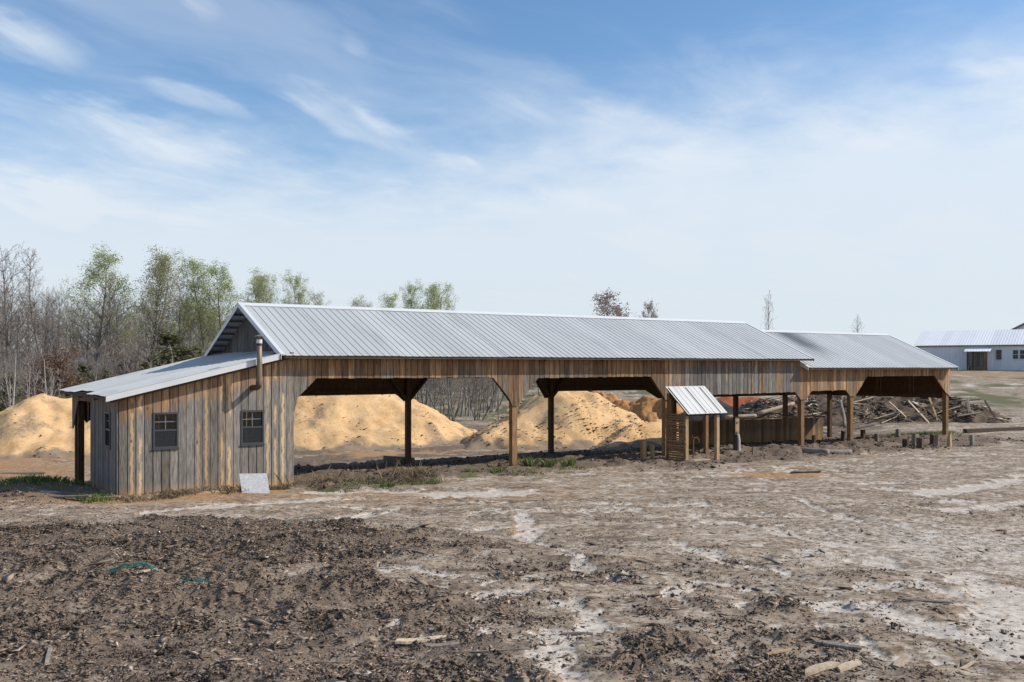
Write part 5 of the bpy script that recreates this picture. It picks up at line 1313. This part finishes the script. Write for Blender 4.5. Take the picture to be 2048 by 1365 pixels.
def tree(kind, a, b, h, label, group, name='tree', var=0, wide=1.0):
    global tree_no
    x, y = to_xy(a, b); tm_, cm, h0 = PR[kind][var % len(PR[kind])]; s = h / h0
    if name == 'tree': s *= TALL
    t = thing(name, label, 'shrub' if name == 'shrub' else 'tree', (x, y, float(terrain(x, y))), random.uniform(0, 6.28), group); t.scale = (s * wide, s * wide, s)
    tr = obj('trunk', tm_, None, t)
    if kind in ('thicket', 'paleshrub', 'beech'): tr['kind'] = 'stuff'      # many thin stems, too small to pick apart
    obj('crown', cm, None, t); tree_no += 1; return t


F_ = 1907.2
def at_bearing(px, b): return (px - 1024) / F_ * b     # lateral offset of a measured bearing


ROW = [('bare', -25, 15.5, 'bare grey tree at the left edge of the wood', 0, 1), ('bare', 42, 15.9, 'broad bare grey tree, first full one from the left of the wood', 1, .9), ('narrow', 100, 16.2, 'slender bare tree with a pale trunk left of the first leafing tree', 0, 1),
       ('green', 172, 15.6, 'tall tree with fresh green top, leftmost leafing one', 0, 1), ('narrow', 235, 14.0, 'slender bare tree between the two leftmost leafing trees', 1, 1), ('green', 286, 15.8, 'narrow leafing tree left one of the tallest close pair', 2, .9),
       ('olive', 320, 15.2, 'thinly leafing tree right one of the tallest close pair', 0, .8), ('bare', 355, 12.8, 'low bare tree right of the tallest close pair', 2, .9), ('green', 402, 15.0, 'bright leafing tree above the left slope of the lean-to roof', 1, .95),
       ('green', 448, 14.2, 'leafing tree just left of the shed gable', 0, .8), ('green', 494, 13.5, 'small leafing crown rising from behind the shed gable', 2, .9), ('olive', 545, 12.7, 'rounded half-bare crown right of the gable peak', 1, .7),
       ('green', 600, 13.0, 'airy green crown standing alone above the roof ridge', 0, .62), ('olive', 645, 11.3, 'low thin crown above the ridge right of the airy green one', 0, .7), ('olive', 690, 10.9, 'low olive crown peeping over the ridge', 0, .7),
       ('bare', 722, 10.6, 'bare crown tip peeping over the ridge', 0, .6), ('olive', 772, 11.0, 'round olive crown over the middle of the ridge', 1, .7), ('green', 820, 12.0, 'pointed green crown, left of the last leafing trio over the ridge', 0, .5),
       ('green', 850, 11.8, 'bushy green crown, middle of the last leafing trio over the ridge', 1, .6), ('olive', 884, 11.2, 'yellow-green crown, right of the last leafing trio over the ridge', 1, .65)]
for kd, px, h, lb, v, wd in ROW: tree(kd, at_bearing(px, 95), 95 + random.uniform(-2, 2), h * 1.03, lb, 'trees along the edge of the wood', var=v, wide=wd * (1.4 if h > 12.5 else 1.65))
for i in range(64):
    px = -70 + i * 9.1 + random.uniform(-7, 7); b = random.uniform(100, 132); top = np.interp(px, [-80, 340, 480], [15.5, 13.2, 10.5]) * random.uniform(.68, .94)
    tree(random.choice(['bare', 'bare', 'narrow', 'bare', 'olive']) if px > 120 else random.choice(['bare', 'narrow']), at_bearing(px, b), b, top * b / 95 * .9, 'bare thin tree deep in the wood behind the front row', 'trees deep in the wood', var=i, wide=1.25)
tree('oak', 13.9, 130, 11.5, 'oak with clinging brown leaves over the middle of the roof ridge', None, wide=1.3)
tree('oak', 19.2, 136, 10.2, 'smaller brown-leaved oak right of the big one, barely over the ridge', None, var=0, wide=.7)
tree('sapling', 29.6, 110, 10.4, 'thin bare tree standing against the sky where the two roofs meet', None, wide=.7)
tree('sapling', 43.4, 120, 7.4, 'bare twiggy treetop showing over the low right roof', None, var=0, wide=1.0)
EV = [(340, 80, 6.9, 1.55, 'broad dark evergreen left of the shed gable', 1), (300, 76, 4.8, 1.4, 'dark evergreen bush left of the broad one', 0), (170, 76, 4.2, 1.4, 'dark evergreen low in the wood, left middle', 1), (215, 78, 3.6, 1.4, 'low evergreen bush in the middle of the wood edge', 0),
      (20, 56, 3.4, 1.2, 'dark evergreen at the left edge beside the pale shrubs', 1), (250, 82, 4.4, 1.3, 'evergreen bush right of the wood middle', 1), (390, 84, 5.6, 1.2, 'evergreen just above the upper lean-to roof', 0), (-30, 58, 4.0, 1.4, 'evergreen cut by the left edge of the view', 0), (135, 70, 3.0, 1.5, 'squat evergreen behind the tip of the lean-to roof', 0)]
for i, (px, b, h, wd, lb, v) in enumerate(EV): tree('evergreen', at_bearing(px, b), b, h, lb, 'evergreens at the wood edge', 'evergreen_tree', v, wd)
SH = [('paleshrub', 40, 52, 4.6, 'pale bare shrub at the far left behind the sawdust'), ('paleshrub', 82, 53, 4.3, 'pale bare shrub right of its twin behind the sawdust'), ('beech', 98, 64, 4.6, 'shrub with rusty brown leaves left of the lean-to roof tip'),
      ('beech', 270, 84, 4.6, 'rusty brown shrub low in the middle of the wood edge'), ('paleshrub', 335, 72, 4.8, 'pale bare shrub in front of the broad evergreen'), ('beech', 75, 68, 3.8, 'low rusty shrub behind the pale twins')]
for i, (kd, px, b, h, lb) in enumerate(SH): tree(kd, at_bearing(px, b), b, h, lb, 'shrubs at the wood edge', 'shrub', i)
for i in range(56):
    px = -60 + i * 9.6 + random.uniform(-8, 8); b = random.uniform(72, 104)
    tree('thicket', at_bearing(px, b), b, random.uniform(3.6, 6.0), 'tangle of bare grey brush under the trees of the wood', 'brush at the wood edge', 'shrub', i, 1.2)
for i in range(17):
    px = 826 + i * 11.5 + random.uniform(-4, 4); b = random.uniform(66, 92)
    tree('thicket' if i % 3 else 'narrow', at_bearing(px, b), b, random.uniform(4.6, 6.6), 'bare grey sapling growth seen through the second bay', 'saplings seen through the second bay', 'shrub', i, 1.0 if i % 3 else .8)
for i in range(8):
    px = 1010 + i * 22; b = random.uniform(95, 125)
    tree('thicket', at_bearing(px, b), b, random.uniform(3.5, 5), 'bare grey sapling growth seen through the second bay', 'saplings seen through the second bay', 'shrub', i, 1.2)
